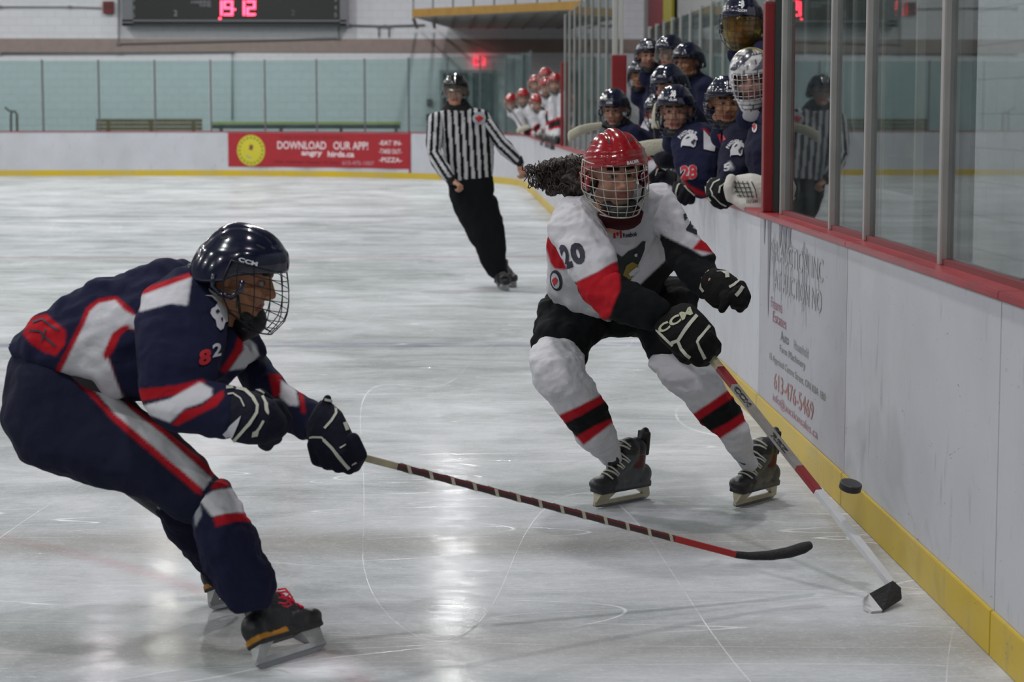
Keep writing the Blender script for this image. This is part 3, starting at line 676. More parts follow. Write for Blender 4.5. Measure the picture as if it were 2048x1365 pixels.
for x, y, lb in ((858, 205, 'upper'), (857, 235, 'lower')):
    e = empty('wall_switch', at(x, y, WF - 0.06), lb + ' small dark switch box on the wall left of the doors', 'switch box'); bm = bmesh.new(); add_box(bm, (-0.06, -0.04, -0.09), (0.06, 0.05, 0.09), 0.01); link('case', finish(bm, 'case'), e, mat('switch_dark', '3A3234', 0.5))
    box('lever', (-0.015, -0.06, -0.03), (0.015, -0.04, 0.03), GP, e)
# raised platform in the far right corner
pf = empty('platform', at(990, 30, 48), 'raised platform with a yellow timber edge in the far right corner', 'platform')
A = at(824, 33, 50.5); B = at(1162, 22, 46.5); Cc = Vector((at(900, 30, WF).x, WF, 0)); zt_ = A.z; zA = A.z
WOOD = mat('edge_timber', '9A7430', 0.6, var=0.2)
def prism(name, pts, z0, z1, m, parent):
    bm = bmesh.new(); lo = [bm.verts.new((p.x, p.y, z0)) for p in pts]; hi = [bm.verts.new((p.x, p.y, z1)) for p in pts]; bm.faces.new(lo[::-1]); bm.faces.new(hi); n = len(pts)
    for i in range(n): bm.faces.new((lo[i], lo[(i + 1) % n], hi[(i + 1) % n], hi[i]))
    bmesh.ops.recalc_face_normals(bm, faces=bm.faces[:]); o = link(name, finish(bm, name), parent, m); o.location = -parent_world(parent); return o
prism('deck', [A + Vector((0.05, 0.1, 0)), B + Vector((-0.05, 0.1, 0)), Vector((B.x + 0.6, WF, 0)), Cc], zA - 0.02, zA + 0.12, mat('deck_under', 'B0AEAC', 0.8), pf)
prism('timber_edge', [A, B, B + Vector((0, 0.1, 0)), A + Vector((0, 0.1, 0))], zA - 0.01, zA + 0.17, WOOD, pf)
prism('timber_edge', [A, A + Vector((0.06, 0.05, 0)), Cc + Vector((0.06, 0, 0)), Cc], zA - 0.01, zA + 0.17, WOOD, pf)
d_ = (B - A)
for k in range(9):
    p = A + d_ * (k / 8.0) + Vector((0.03, 0.15, 0)); box('joist', (p.x - 0.04, p.y + 0.05, zA - 0.05), (p.x + 0.04, WF - 0.2, zA - 0.02), mat('joist', '8E8C8A', 0.7), pf).location = -pf.location
    box('rail_post', (p.x - 0.02, p.y, zA + 0.12), (p.x + 0.02, p.y + 0.04, zA + 1.1), GP, pf).location = -pf.location
for zz in (0.6, 1.1):
    bm = bmesh.new(); add_tube(bm, [A + Vector((0.03, 0.17, zz)), B + Vector((0.03, 0.17, zz))], 0.02, 6); o = link('rail', finish(bm, 'rail'), pf, GP); o.location = -pf.location
# coloured uprights on the side wall behind the bench
for x0, x1, y1, c, lb in ((1298, 1326, 60, '6E1A20', 'dark red upright panel on the side wall behind the bench players'), (1328, 1346, 90, '8C8424', 'yellow upright panel on the side wall beside the red one')):
    a = onx(x0, 40, RW - 0.1); b = onx(x1, 40, RW - 0.1); e = empty('wall_panel', (RW - 0.1, (a.y + b.y) / 2, 2.0), lb, 'panel')
    lo_ = -1.2; box('panel_sheet', (-0.03, b.y - e.location.y, lo_), (0.03, a.y - e.location.y, 2.6), mat('upright_' + c, c, 0.6, var=0.15), e)
    box('batten', (-0.05, b.y - e.location.y, 1.2), (-0.03, a.y - e.location.y, 1.3), mat('upright_' + c), e)
# ------------------------------------------------------------------ heads, helmets, cages, skates, gloves (local frames)
SKIN = mat('skin', attr=True, rough=0.55, bump=0.1, bscale=60); CLOTH = mat('cloth', attr=True, rough=0.92, bump=0.8, bscale=9, spec=0.2)
def head_mesh(skin='A97B66', hair='2A1E18', lip='8A4A44', beard=None, vox=0.0045):
    bm = bmesh.new()
    add_ell(bm, (0, -0.012, 0.035), (0.078, 0.098, 0.088)); add_ell(bm, (0, 0.022, -0.035), (0.062, 0.070, 0.078))
    add_ell(bm, (0, 0.045, -0.092), (0.040, 0.042, 0.028)); add_ell(bm, (0, 0.066, -0.098), (0.022, 0.022, 0.018))
    for s in (-1, 1):
        add_ell(bm, (s * 0.036, 0.062, -0.028), (0.026, 0.026, 0.024))          # cheeks
        add_cap(bm, (s * 0.012, 0.082, 0.028), (s * 0.044, 0.070, 0.026), 0.012, 0.010)   # brow
        add_cap(bm, (s * 0.080, -0.012, -0.02), (s * 0.084, -0.02, 0.018), 0.011, 0.016)  # ears
        add_ell(bm, (s * 0.013, 0.098, -0.034), (0.011, 0.011, 0.009))           # nostrils
        add_cap(bm, (s * 0.05, 0.0, -0.075), (s * 0.03, 0.045, -0.098), 0.022, 0.018)     # jaw line
    add_cap(bm, (0, 0.084, 0.016), (0, 0.106, -0.024), 0.010, 0.013)                      # nose
    add_cap(bm, (-0.018, 0.083, -0.060), (0.018, 0.083, -0.060), 0.0075, 0.0075); add_cap(bm, (-0.015, 0.082, -0.071), (0.015, 0.082, -0.071), 0.008, 0.008)
    add_cap(bm, (0, -0.02, -0.06), (0, -0.035, -0.17), 0.055, 0.060)                     # neck
    me = merge(bm, 'head', vox, 2, 0.4)
    # eyes: balls set into the face
    b2 = bmesh.new(); b2.from_mesh(me); n0 = len(b2.verts)
    for s in (-1, 1): add_ell(b2, (s * 0.030, 0.0735, 0.005), (0.0125, 0.0125, 0.0085), None, 12, 8)
    b2.to_mesh(me); b2.free(); me.polygons.foreach_set('use_smooth', [True] * len(me.polygons))
    co = vcoords(me); cols = np.tile(np.array(lin(skin)[:3]), (len(co), 1)); x, y, z = co.T
    k = (np.abs(z + 0.066) < 0.011) & (np.abs(x) < 0.024) & (y > 0.07); cols[k] = lin(lip)[:3]
    k = (np.abs(z - 0.032) < 0.006) & (np.abs(np.abs(x) - 0.03) < 0.020) & (y > 0.06); cols[k] = lin(hair)[:3]
    k = (z > 0.055) & (y < 0.075) | ((z > -0.02) & (y < -0.03)) | ((z > -0.06) & (y < -0.06)); cols[k] = lin(hair)[:3]
    k = (y > 0.072) & (np.abs(np.abs(x) - 0.018) < 0.006) & (np.abs(z - 0.005) < 0.006); cols[k] = np.array(lin(skin)[:3]) * 0.6
    k = (y > 0.05) & (np.abs(z + 0.045) < 0.006) & (np.abs(x) < 0.03) ; cols[k] *= 0.88
    if beard: 
        k = (z < -0.05) & (z > -0.13) & (y > 0.0) & ~((np.abs(z + 0.066) < 0.011) & (np.abs(x) < 0.024)); cols[k] = np.array(lin(skin)[:3]) * 0.45 + np.array(lin(beard)[:3]) * 0.55
    e = np.arange(len(co)) >= n0
    cols[e] = (0.30, 0.27, 0.25); d = np.hypot(np.abs(x) - 0.030, z - 0.006); cols[e & (y > 0.08) & (d < 0.0075)] = (0.02, 0.012, 0.008)
    set_col(me, cols); return me
def rim(a):           # lower edge of the helmet shell by azimuth (0 = front, pi = back)
    c = math.cos(a); s = abs(math.sin(a))
    z = 0.052 * max(c, 0) ** 0.6 + (-0.055) * max(-c, 0) ** 0.7 + (-0.004) * s
    return z
def helmet_mesh(kind='round'):
    bm = bmesh.new(); NA, NV = 64, 26; top = 0.150
    def P(a, v, off=0.0):
        zr = rim(a); ca, sa = math.cos(a), math.sin(a)
        # slightly squared plan, longer than wide
        A, B = 0.108 + off, (0.132 if ca > 0 else 0.134) + off
        rr = math.sin(v * PI / 2) ** 0.80
        z = zr + (top + off - zr) * math.cos(v * PI / 2) ** 1.0
        x = A * sa * rr; y = -0.006 + B * ca * rr
        # moulded lines
        if off >= 0:
            g = math.exp(-((abs(x) - 0.040) / 0.006) ** 2) * (1 if v > 0.12 else 0) * (0.004)
            step = 0.005 / (1 + math.exp(-(v - 0.62) * 60))
            if kind == 'ridge':
                g = math.exp(-((abs(x) - 0.050 + 0.02 * (z - 0.05) / 0.1) / 0.008) ** 2) * 0.006 - math.exp(-(x / 0.02) ** 2) * 0.004
                step += 0.004 * math.sin(max(0, (v - 0.5)) * 26) ** 2 * (1 if v > 0.55 else 0)
            n = Vector((x / A ** 2, y / B ** 2, max(z - 0.02, 0) / 0.13 ** 2)).normalized()
            p = Vector((x, y, z)) + n * (step - g)
            return p
        return Vector((x, y, z))
    outer = [[bm.verts.new(P(2 * PI * i / NA, max(j, 0.02) / NV)) for i in range(NA)] for j in range(NV + 1)]
    inner = [[bm.verts.new(P(2 * PI * i / NA, max(j, 0.3) / 8, -0.006)) for i in range(NA)] for j in range(9)]
    for G_, N_, rev in ((outer, NV, False), (inner, 8, True)):
        for j in range(N_):
            for i in range(NA):
                q = (G_[j][i], G_[j + 1][i], G_[j + 1][(i + 1) % NA], G_[j][(i + 1) % NA]); f = bm.faces.new(q if not rev else q[::-1]); f.smooth = True; f.material_index = 1 if rev else 0
    for i in range(NA): f = bm.faces.new((outer[NV][i], inner[8][i], inner[8][(i + 1) % NA], outer[NV][(i + 1) % NA])); f.material_index = 0
    bm.faces.new(outer[0][::-1]); bm.faces.new(inner[0])
    # ear guards: padded loops on each side
    for s in (-1, 1):
        pts = [(s * 0.106, 0.035, 0.006), (s * 0.108, 0.040, -0.022), (s * 0.104, 0.020, -0.048), (s * 0.102, -0.015, -0.050), (s * 0.105, -0.042, -0.035), (s * 0.108, -0.045, 0.0)]
        add_tube(bm, pts, 0.008, 8, True, 0)
        add_tube(bm, [(s * 0.10, 0.03, -0.03), (s * 0.085, 0.05, -0.085), (s * 0.03, 0.072, -0.125), (0, 0.08, -0.13)], 0.004, 6, True, 1)
    # occipital pad knob
    add_ell(bm, (0, -0.142, -0.03), (0.03, 0.012, 0.022), None, 10, 6)
    bmesh.ops.recalc_face_normals(bm, faces=bm.faces[:]); me = finish(bm, 'helmet'); me.polygons.foreach_set('use_smooth', [True] * len(me.polygons)); return me
def vents_mesh():
    out = []; t = bvh(HELM['round'])
    for s in (-1, 1):
        for az, el in ((0.55, 0.95), (0.9, 0.75), (2.2, 0.75), (2.6, 0.95)):
            d = Vector((s * math.sin(az) * math.cos(el), math.cos(az) * math.cos(el), math.sin(el))); h = t.ray_cast(Vector((0, -0.006, 0.02)) + d * 0.4, -d)
            if h[0] is None: continue
            n = h[1]; y = Vector((0, 1, 0)); y = (y - n * y.dot(n)).normalized(); x = y.cross(n); M = Matrix((x, y, n)).transposed().to_4x4(); M.translation = h[0]
            bm = bmesh.new(); add_box(bm, (-0.0035, -0.013, -0.002), (0.0035, 0.013, 0.0012), 0.001, 0, M); me = finish(bm, 'vent'); me.materials.append(PAD); out.append(me)
    return out
def cage_S(az, z):
    """face protector surface; az in radians from straight ahead, z -0.155..0.06"""
    t = (z - 0.06) / (-0.215)
    b = 0.128 + 0.040 * math.sin(min(max(t, 0), 1) * PI * 0.80) - 0.028 * max(0, (t - 0.65)) / 0.35
    a = 0.112 + 0.006 * math.sin(t * PI) - 0.042 * max(0, (t - 0.55)) / 0.45
    return Vector((a * math.sin(az), -0.004 + b * math.cos(az), z))
def cage_mesh(r=0.0017, seg=5):
    bm = bmesh.new(); zs = [0.052, 0.028, 0.002, -0.028, -0.056, -0.084, -0.108, -0.130]
    for i, z in enumerate(zs):
        m_ = math.radians(92 - (12 if i > 5 else 0) - max(0, i - 3) * 5)
        add_tube(bm, [cage_S(-m_ + 2 * m_ * k / 20, z) for k in range(21)], r * (1.7 if i in (0, 7) else 1), seg)
    for k in range(9):
        az = math.radians(-84 + 21 * k); z0 = -0.130 if abs(k - 4) < 3 else (-0.10 if abs(k - 4) < 4 else -0.07)
        add_tube(bm, [cage_S(az * (1 - 0.12 * j / 8), 0.052 + (z0 - 0.052) * j / 8) for j in range(9)], r, seg)
    for s in (-1, 1):    # outer frame
        add_tube(bm, [cage_S(s * math.radians(a), z) for a, z in ((92, 0.052), (94, 0.0), (90, -0.05), (80, -0.09), (62, -0.112), (40, -0.130))], r * 1.8, seg)
    return finish(bm, 'face_cage', True)
def chin_mesh():
    bm = bmesh.new(); add_ell(bm, (0, 0.088, -0.118), (0.045, 0.026, 0.024)); add_cap(bm, (-0.05, 0.06, -0.10), (0.05, 0.06, -0.10), 0.016, 0.016); return merge(bm, 'chin_cup', 0.006, 3)
def visor_mesh(full=False):
    bm = bmesh.new(); zs = [0.055, 0.03, 0.0, -0.03, -0.05] + ([-0.08, -0.11, -0.135] if full else []); NA = 24; G = []
    for z in zs:
        t = (0.055 - z) / 0.19; b = 0.130 + 0.02 * math.sin(min(t * 2, 1) * PI / 2) - (0.03 * max(0, t - 0.6) / 0.4); a = 0.112 - (0.035 * max(0, t - 0.55) / 0.45)
        m_ = math.radians(88); G.append([(a * math.sin(-m_ + 2 * m_ * k / NA), -0.004 + b * math.cos(-m_ + 2 * m_ * k / NA), z) for k in range(NA + 1)])
    for off in (1.0, 0.985):
        V = [[bm.verts.new((p[0] * off, p[1] * off, p[2])) for p in row] for row in G]
        for j in range(len(V) - 1):
            for k in range(NA): f = bm.faces.new((V[j][k], V[j + 1][k], V[j + 1][k + 1], V[j][k + 1])); f.smooth = True
    bmesh.ops.recalc_face_normals(bm, faces=bm.faces[:]); return finish(bm, 'visor', True)
NAVYP = mat('helmet_navy', '10132A', 0.16, coat=0.6); REDP = mat('helmet_red', '8A0C16', 0.18, coat=0.6); BLKP = mat('helmet_black', '0C0C10', 0.16, coat=0.6)
PAD = mat('helmet_pad', '18181A', 0.7); WIREW = mat('cage_white', 'A9A79C', 0.35, 0.3); WIREB = mat('cage_black', '1C1C22', 0.35, 0.4); CUPC = mat('chin_black', '16161A', 0.6)
VISOR = glass_material('visor_clear', (0.86, 0.88, 0.88), 0.02); VISOR_YLIGHT = glass_material('visor_yellow_light', (0.75, 0.62, 0.16), 0.06, (0.5, 0.4, 0.1))  # the yellow visor colour stands for yellow light on a face
HELM = {}
for kind in ('round', 'ridge'): HELM[kind] = helmet_mesh(kind)
VENT = vents_mesh()
CAGE = cage_mesh(0.0015, 6); CAGE_LO = cage_mesh(0.0015, 4); CHIN = chin_mesh(); CHIN.materials.append(CUPC); VIS = visor_mesh(); VISF = visor_mesh(True)
_hc = {}
def helmet_for(kind, m):
    key = (kind, m.name)
    if key not in _hc:
        me = HELM[kind].copy(); me.materials.append(m); me.materials.append(PAD); _hc[key] = me
    return _hc[key]
_cc = {}
def cage_for(m, lo=False):
    if (m.name, lo) not in _cc:
        me = (CAGE_LO if lo else CAGE).copy(); me.materials.append(m); _cc[(m.name, lo)] = me
    return _cc[(m.name, lo)]
WHITEP = mat('print_helmet', 'C8C8CC', 0.4)
def hmat(pos, yaw, pitch, roll, scale=1.0):
    """head frame: yaw 0 faces the camera (-y), positive turns to the picture's right; pitch > 0 looks down; roll > 0 leans to the picture's right"""
    return Matrix.Translation(pos) @ Matrix.Rotation(PI + yaw, 4, 'Z') @ Matrix.Rotation(-pitch, 4, 'X') @ Matrix.Rotation(-roll, 4, 'Y') @ Matrix.Scale(scale, 4)
def wrap_text(s, az, z, w, h, M_unused=None, bold=0.04, rad=(0.118, 0.142), tilt=0.0):
    """lettering wrapped on the helmet shell round azimuth az (rad, 0 front)"""
    me = text_mesh(s, bold)
    for v in me.vertices:
        u, q = v.co.x * w, v.co.y * h; u2 = u * math.cos(tilt) - q * math.sin(tilt); q2 = u * math.sin(tilt) + q * math.cos(tilt)
        a = az - u2 / 0.125; zz = z + q2; t = max(0.0, min(1.0, (zz - 0.03) / 0.122)); k = max(0.35, math.sqrt(max(0.02, 1 - t ** 2.3)))
        v.co = Vector((rad[0] * math.sin(a) * k, -0.006 + rad[1] * math.cos(a) * k, zz))
    me.update(); return me
def head_gear(root, M, head_me, helm=('round', None), face='cage', wire=None, lo=True, chin=True, num=None, brand='CCM', side=None, vents=False):
    """adds helmet and its pieces under root; returns (matrix)"""
    inv = Matrix.Translation(-Vector(root.location))
    def put(nm, me, parent):
        o = bpy.data.objects.new(nm, me); C.objects.link(o); o.parent = parent
        if parent is root: o.matrix_local = inv @ M
        return o
    h = put('helmet', helmet_for(*helm), root)
    if face == 'cage': put('face_cage', cage_for(wire, lo), h)
    elif face == 'visor': v = put('visor', VIS, h); 
    elif face == 'full': put('visor', VISF, h)
    if chin: put('chin_cup', CHIN, h)
    for v_ in (VENT if vents else ()): put('vent', v_, h)
    if num: o = put('number', wrap_text(num, 0, 0.112, 0.042 * (0.55 + 0.45 * (len(num) > 1)), 0.032, rad=(0.121, 0.148)), h); o.data.materials.append(WHITEP)
    if brand: o = put('lettering', wrap_text(brand, 0 if side is None else side[0], 0.078 if side is None else side[1], 0.05, 0.012, rad=(0.126, 0.150) if helm[0] == 'ridge' else (0.119, 0.143), tilt=0 if side is None else side[2]), h); o.data.materials.append(WHITEP)
    return h
VIS.materials.append(VISOR); VISF.materials.append(VISOR_YLIGHT)

def skate_parts(boot_c='1E1E22', quarter='3A3B40', accent=None, lace='A8A49A', holder='B8B2A0', sole=None):
    """skate in its own frame: toe +y, blade bottom z=0, centred on the blade"""
    bm = bmesh.new(); z0 = 0.065
    add_ell(bm, (0, 0.115, z0 + 0.034), (0.043, 0.05, 0.030)); add_ell(bm, (0.0, 0.06, z0 + 0.040), (0.043, 0.075, 0.036)); add_ell(bm, (0, -0.02, z0 + 0.055), (0.038, 0.09, 0.052))
    add_ell(bm, (0, -0.10, z0 + 0.045), (0.036, 0.04, 0.047)); add_cap(bm, (0, 0.055, z0 + 0.07), (0, -0.025, z0 + 0.125), 0.034, 0.036); add_cap(bm, (0, -0.06, z0 + 0.07), (0, -0.055, z0 + 0.165), 0.037, 0.040)
    add_cap(bm, (0, -0.02, z0 + 0.13), (0, -0.015, z0 + 0.165), 0.040, 0.044)
    add_box(bm, (-0.034, -0.125, z0 - 0.002), (0.034, 0.14, z0 + 0.02))
    boot = merge(bm, 'boot', 0.005, 4, 0.5); co = vcoords(boot); cols = np.tile(np.array(lin(quarter)[:3]), (len(co), 1)); x, y, z = co.T
    cols[(y > 0.078 - (z - z0) * 0.15) & (z < z0 + 0.075)] = lin(boot_c)[:3]
    tong = (np.abs(x) < 0.022) & (y > -0.02) & (z > z0 + 0.055); cols[tong] = np.array(lin(boot_c)[:3]) * 0.7
    cols[(z > z0 + 0.145)] = lin(boot_c)[:3]; cols[(z < z0 + 0.012)] = (0.01, 0.01, 0.01)
    cols[(y < -0.03) & (z > z0 + 0.03) & (z < z0 + 0.08) & (np.sin(y * 90 + z * 60) > 0.3)] *= 0.6
    if sole: cols[(z > z0 + 0.012) & (z < z0 + 0.024) & (y < -0.01)] = lin(sole)[:3]
    if accent: cols[(y < -0.02) & (y > -0.07) & (z > z0 + 0.085) & (z < z0 + 0.14)] = lin(accent)[:3]
    set_col(boot, cols); boot.materials.append(mat('skate_boot', attr=True, rough=0.45, bump=0.15, bscale=60))
    bm = bmesh.new()          # tendon guard and tongue
    add_cap(bm, (0, -0.095, z0 + 0.16), (0, -0.098, z0 + 0.225), 0.020, 0.016); add_box(bm, (-0.028, -0.103, z0 + 0.13), (0.028, -0.085, z0 + 0.225))
    guard = merge(bm, 'tendon_guard', 0.005, 3); guard.materials.append(mat('guard_' + boot_c, boot_c, 0.5))
    bm = bmesh.new(); add_box(bm, (-0.028, 0.0, z0 + 0.13), (0.028, 0.010, z0 + 0.195), 0.004); tongue = finish(bm, 'tongue'); tongue.materials.append(mat('tongue_' + quarter, quarter, 0.8))
    bm = bmesh.new()          # holder: two towers joined by a runner, open in the middle
    def tower(y0, y1, y2, y3):
        vs_ = []
        for (y, z, w_) in ((y0, z0 + 0.004, 0.022), (y1, z0 + 0.004, 0.022), (y3, 0.022, 0.005), (y2, 0.022, 0.005)):
            vs_.append((bm.verts.new((-w_, y, z)), bm.verts.new((w_, y, z))))
        n = 4
        for i in range(n): bm.faces.new((vs_[i][0], vs_[(i + 1) % n][0], vs_[(i + 1) % n][1], vs_[i][1]))
        bm.faces.new([v[0] for v in vs_][::-1]); bm.faces.new([v[1] for v in vs_])
    tower(-0.120, -0.060, -0.150, -0.118); tower(0.045, 0.13, 0.085, 0.142)
    add_box(bm, (-0.006, -0.148, 0.014), (0.006, 0.145, 0.030), 0.002)
    bmesh.ops.recalc_face_normals(bm, faces=bm.faces[:]); hold = finish(bm, 'holder'); hold.materials.append(mat('holder_' + holder, holder, 0.45, var=0.25, vscale=20))
    bm = bmesh.new(); pts = [(-0.150, 0.012), (-0.135, 0.002), (-0.10, 0.0), (0.08, 0.0), (0.13, 0.005), (0.152, 0.016), (0.14, 0.018), (-0.14, 0.018)]
    a = [bm.verts.new((-0.0016, y, z)) for y, z in pts]; b = [bm.verts.new((0.0016, y, z)) for y, z in pts]; n = len(pts)
    bm.faces.new(a[::-1]); bm.faces.new(b)
    for i in range(n): bm.faces.new((a[i], a[(i + 1) % n], b[(i + 1) % n], b[i]))
    bmesh.ops.recalc_face_normals(bm, faces=bm.faces[:]); blade = finish(bm, 'blade'); blade.materials.append(mat('skate_steel', '9A9CA0', 0.25, 0.9))
    t = bvh(boot); laces = []
    for k in range(9):
        f = k / 8; y0 = 0.082 - 0.095 * f; zc = z0 + 0.06 + 0.105 * f; pts = []
        for q in range(9):
            x = -0.032 + 0.064 * q / 8; o = Vector((x, y0 + 0.10 + (0.006 if k % 2 else -0.006) * (q - 4) / 4, zc + 0.12)); d = Vector((0, -0.62, -0.78)); h = t.ray_cast(o, d)
            if h[0] is not None: pts.append(h[0] + h[1] * 0.003)
        if len(pts) > 4: bm = bmesh.new(); add_tube(bm, pts, 0.0040, 5); me = finish(bm, 'lace', True); me.materials.append(mat('lace_' + lace, lace, 0.9)); laces.append(me)
    return [('boot', boot), ('tendon_guard', guard), ('tongue', tongue), ('holder', hold), ('blade', blade)] + [('lace', l) for l in laces]
def frame_from(toe, heel, up):
    """matrix whose +y runs heel->toe, z towards 'up'; origin mid way"""
    toe = Vector(toe); heel = Vector(heel); y = (toe - heel).normalized(); x = y.cross(Vector(up)).normalized(); z = x.cross(y).normalized()
    M = Matrix((x, y, z)).transposed().to_4x4(); M.translation = (toe + heel) / 2; return M
def put_skate(root, parts, M, label=None):
    o0 = bpy.data.objects.new('skate', None); C.objects.link(o0); o0.parent = root; o0.matrix_local = Matrix.Translation(-Vector(root.location)) @ M; o0.empty_display_size = 0.05
    for nm, me in parts: c = bpy.data.objects.new(nm, me); C.objects.link(c); c.parent = o0
    if label: o0['label'] = label
    return o0
def limb_mesh(name, groups, m=None, vox=0.007, smooth=5, amp=0.0, scale=9, extra=None, seed=0.0):
    bm = bmesh.new()
    for g in groups: add_limb(bm, g)
    if extra: extra(bm)
    me = merge(bm, name, vox, smooth)
    if amp: folds(me, amp, scale, seed)
    me.materials.append(m or CLOTH); return me
def child(name, me, root, label=None):
    o = bpy.data.objects.new(name, me); C.objects.link(o); o.parent = root; o.location = -parent_world(root)
    if label: o['label'] = label
    return o
def body_mesh(caps, head_me, M, vox=0.012, hands=(), skin='A97B66'):
    """one skinned figure inside the clothing: tapered limbs, hands with fingers and the head"""
    bm = bmesh.new()
    for a, b, ra, rb in caps: add_cap(bm, a, b, ra, rb)
    me = merge(bm, 'body', vox, 4); c = np.tile(np.array(lin('14141A')[:3]), (len(me.vertices), 1)); set_col(me, c)
    out = bmesh.new(); out.from_mesh(me); 
    for hm, HM in [(head_me, M)] + list(hands):
        t = bmesh.new(); t.from_mesh(hm); t.transform(HM); tmp = bpy.data.meshes.new('x'); t.to_mesh(tmp); t.free(); out.from_mesh(tmp); bpy.data.meshes.remove(tmp)
    out.to_mesh(me); out.free(); me.materials.append(SKIN); me.polygons.foreach_set('use_smooth', [True] * len(me.polygons)); return me
def hand_mesh(curl=0.6, skin='A97B66'):
    """right-hand-ish: wrist at origin, fingers along +y, palm facing -z, thumb on -x side"""
    bm = bmesh.new(); add_ell(bm, (0, 0.05, 0), (0.042, 0.052, 0.016)); add_cap(bm, (0, -0.03, 0), (0, 0.02, 0), 0.027, 0.028)
    for k, L in enumerate((0.072, 0.082, 0.076, 0.058)):
        x = -0.030 + 0.020 * k; p = Vector((x, 0.088, 0)); a = 0.0
        for j, f in enumerate((0.42, 0.33, 0.25)):
            a += curl * (0.9 if j == 0 else 0.8); q = p + Vector((0, math.cos(a), -math.sin(a))) * L * f; add_cap(bm, p, q, 0.0098 - 0.0008 * j, 0.009 - 0.0008 * j, 8); p = q
    add_cap(bm, (-0.034, 0.03, -0.002), (-0.058, 0.062, -0.016), 0.014, 0.0115, 8); add_cap(bm, (-0.058, 0.062, -0.016), (-0.054, 0.09, -0.03), 0.0112, 0.0095, 8)
    me = merge(bm, 'hand', 0.0042, 2, 0.4); set_col(me, np.tile(np.array(lin(skin)[:3]), (len(me.vertices), 1))); return me
def lerp(a, b, t): return Vector(a) * (1 - t) + Vector(b) * t
def stick_mesh(P0, P1, w=0.030, t=0.019, n=2, ref=(0, 0, 1)):
    bm = bmesh.new(); d = (P1 - P0).normalized(); x = d.cross(Vector(ref)).normalized(); y = x.cross(d).normalized()
    M = Matrix((x, y, d)).transposed().to_4x4(); M.translation = P0; add_box(bm, (-w / 2, -t / 2, 0), (w / 2, t / 2, (P1 - P0).length), 0.003, 0, M); return finish(bm, 'shaft')
# ------------------------------------------------------------------ people
NAVY, WHT, REDC, BLK_ = '181B34', 'BDBDC2', 'A01420', '0F1113'
NUM_N = mat('print_navy', '14142A', 0.7); NUM_W = mat('print_cloth_white', 'B4B4BA', 0.8); NUM_R = mat('print_cloth_red', 'A81824', 0.8); TRIM = mat('glove_trim', 'A9AA9C', 0.6); GOLD = mat('print_gold', '7A6A28', 0.7)
HEADS = [head_mesh('A97B66', '2A1E18'), head_mesh('B0806C', '1C1412', beard='2A1E18'), head_mesh('9A6A4C', '140E0C', '7A3C34')]
HAND = hand_mesh(0.7); HAND_F = hand_mesh(1.15)
def polyline_decal(name, pts, wpx, tgt, m, root, off=0.003, close=False):
    pts = [Vector((p[0], p[1])) for p in pts]; L, R = [], []
    for i, p in enumerate(pts):
        d = (pts[min(i + 1, len(pts) - 1)] - pts[max(i - 1, 0)]).normalized(); n = Vector((-d.y, d.x)) * wpx / 2; L.append(p + n); R.append(p - n)
    return decal(name, [[tuple(L[i]), tuple(L[i + 1]), tuple(R[i + 1]), tuple(R[i])] for i in range(len(pts) - 1)], tgt, m, root, off)
def text_decal(name, s, quad, tgt, m, root, bold=0.03, off=0.004, grid=5, shear=0.0): return decal(name, map_quad(text_mesh(s, bold, shear=shear), quad), tgt, m, root, off, grid)
def ellipse(cx, cy, rx, ry, n=20, rot=0.0): return [(cx + rx * math.cos(a) * math.cos(rot) - ry * math.sin(a) * math.sin(rot), cy + rx * math.cos(a) * math.sin(rot) + ry * math.sin(a) * math.cos(rot)) for a in [2 * PI * k / n for k in range(n)]]
LEAF = [(0, -1), (0.18, -0.6), (0.42, -0.72), (0.34, -0.2), (0.62, -0.45), (0.7, -0.25), (1, -0.28), (0.85, 0.0), (0.95, 0.1), (0.45, 0.45), (0.5, 0.62), (0.08, 0.55), (0.05, 1), (-0.05, 1), (-0.08, 0.55), (-0.5, 0.62), (-0.45, 0.45), (-0.95, 0.1), (-0.85, 0), (-1, -0.28), (-0.7, -0.25), (-0.62, -0.45), (-0.34, -0.2), (-0.42, -0.72), (-0.18, -0.6)]
PANTHER = [[(0.0, 0.62), (0.05, 0.35), (0.22, 0.12), (0.5, 0.0), (0.8, 0.02), (1.0, 0.2), (0.98, 0.42), (0.86, 0.38), (0.72, 0.5), (0.78, 0.66), (0.9, 0.62), (0.84, 0.82), (0.66, 0.8), (0.55, 0.62), (0.45, 0.62), (0.42, 0.42), (0.3, 0.4), (0.16, 0.62), (0.1, 1.0)]]
def qmap(poly, quad):
    q = np.array(quad, float); out = []
    for u, v in poly:
        p = (1 - u) * (1 - v) * q[0] + u * (1 - v) * q[1] + u * v * q[2] + (1 - u) * v * q[3]; out.append((p[0], p[1]))
    return out
def arc_text(name, s, cx, cy, r, a0, a1, h, wpx, tgt, m, root, bold=0.03):
    n = len(s)
    for i, ch in enumerate(s):
        a = a0 + (a1 - a0) * i / (n - 1); c = Vector((cx + r * math.sin(a), cy - r * math.cos(a))); t = Vector((math.cos(a), math.sin(a))); u = Vector((math.sin(a), -math.cos(a)))
        q = [c + u * h / 2 - t * wpx / 2, c + u * h / 2 + t * wpx / 2, c - u * h / 2 + t * wpx / 2, c - u * h / 2 - t * wpx / 2]; text_decal(name, ch, [tuple(p) for p in q], tgt, m, root, bold)
def P(px, py, Y): return at(px, py, Y)

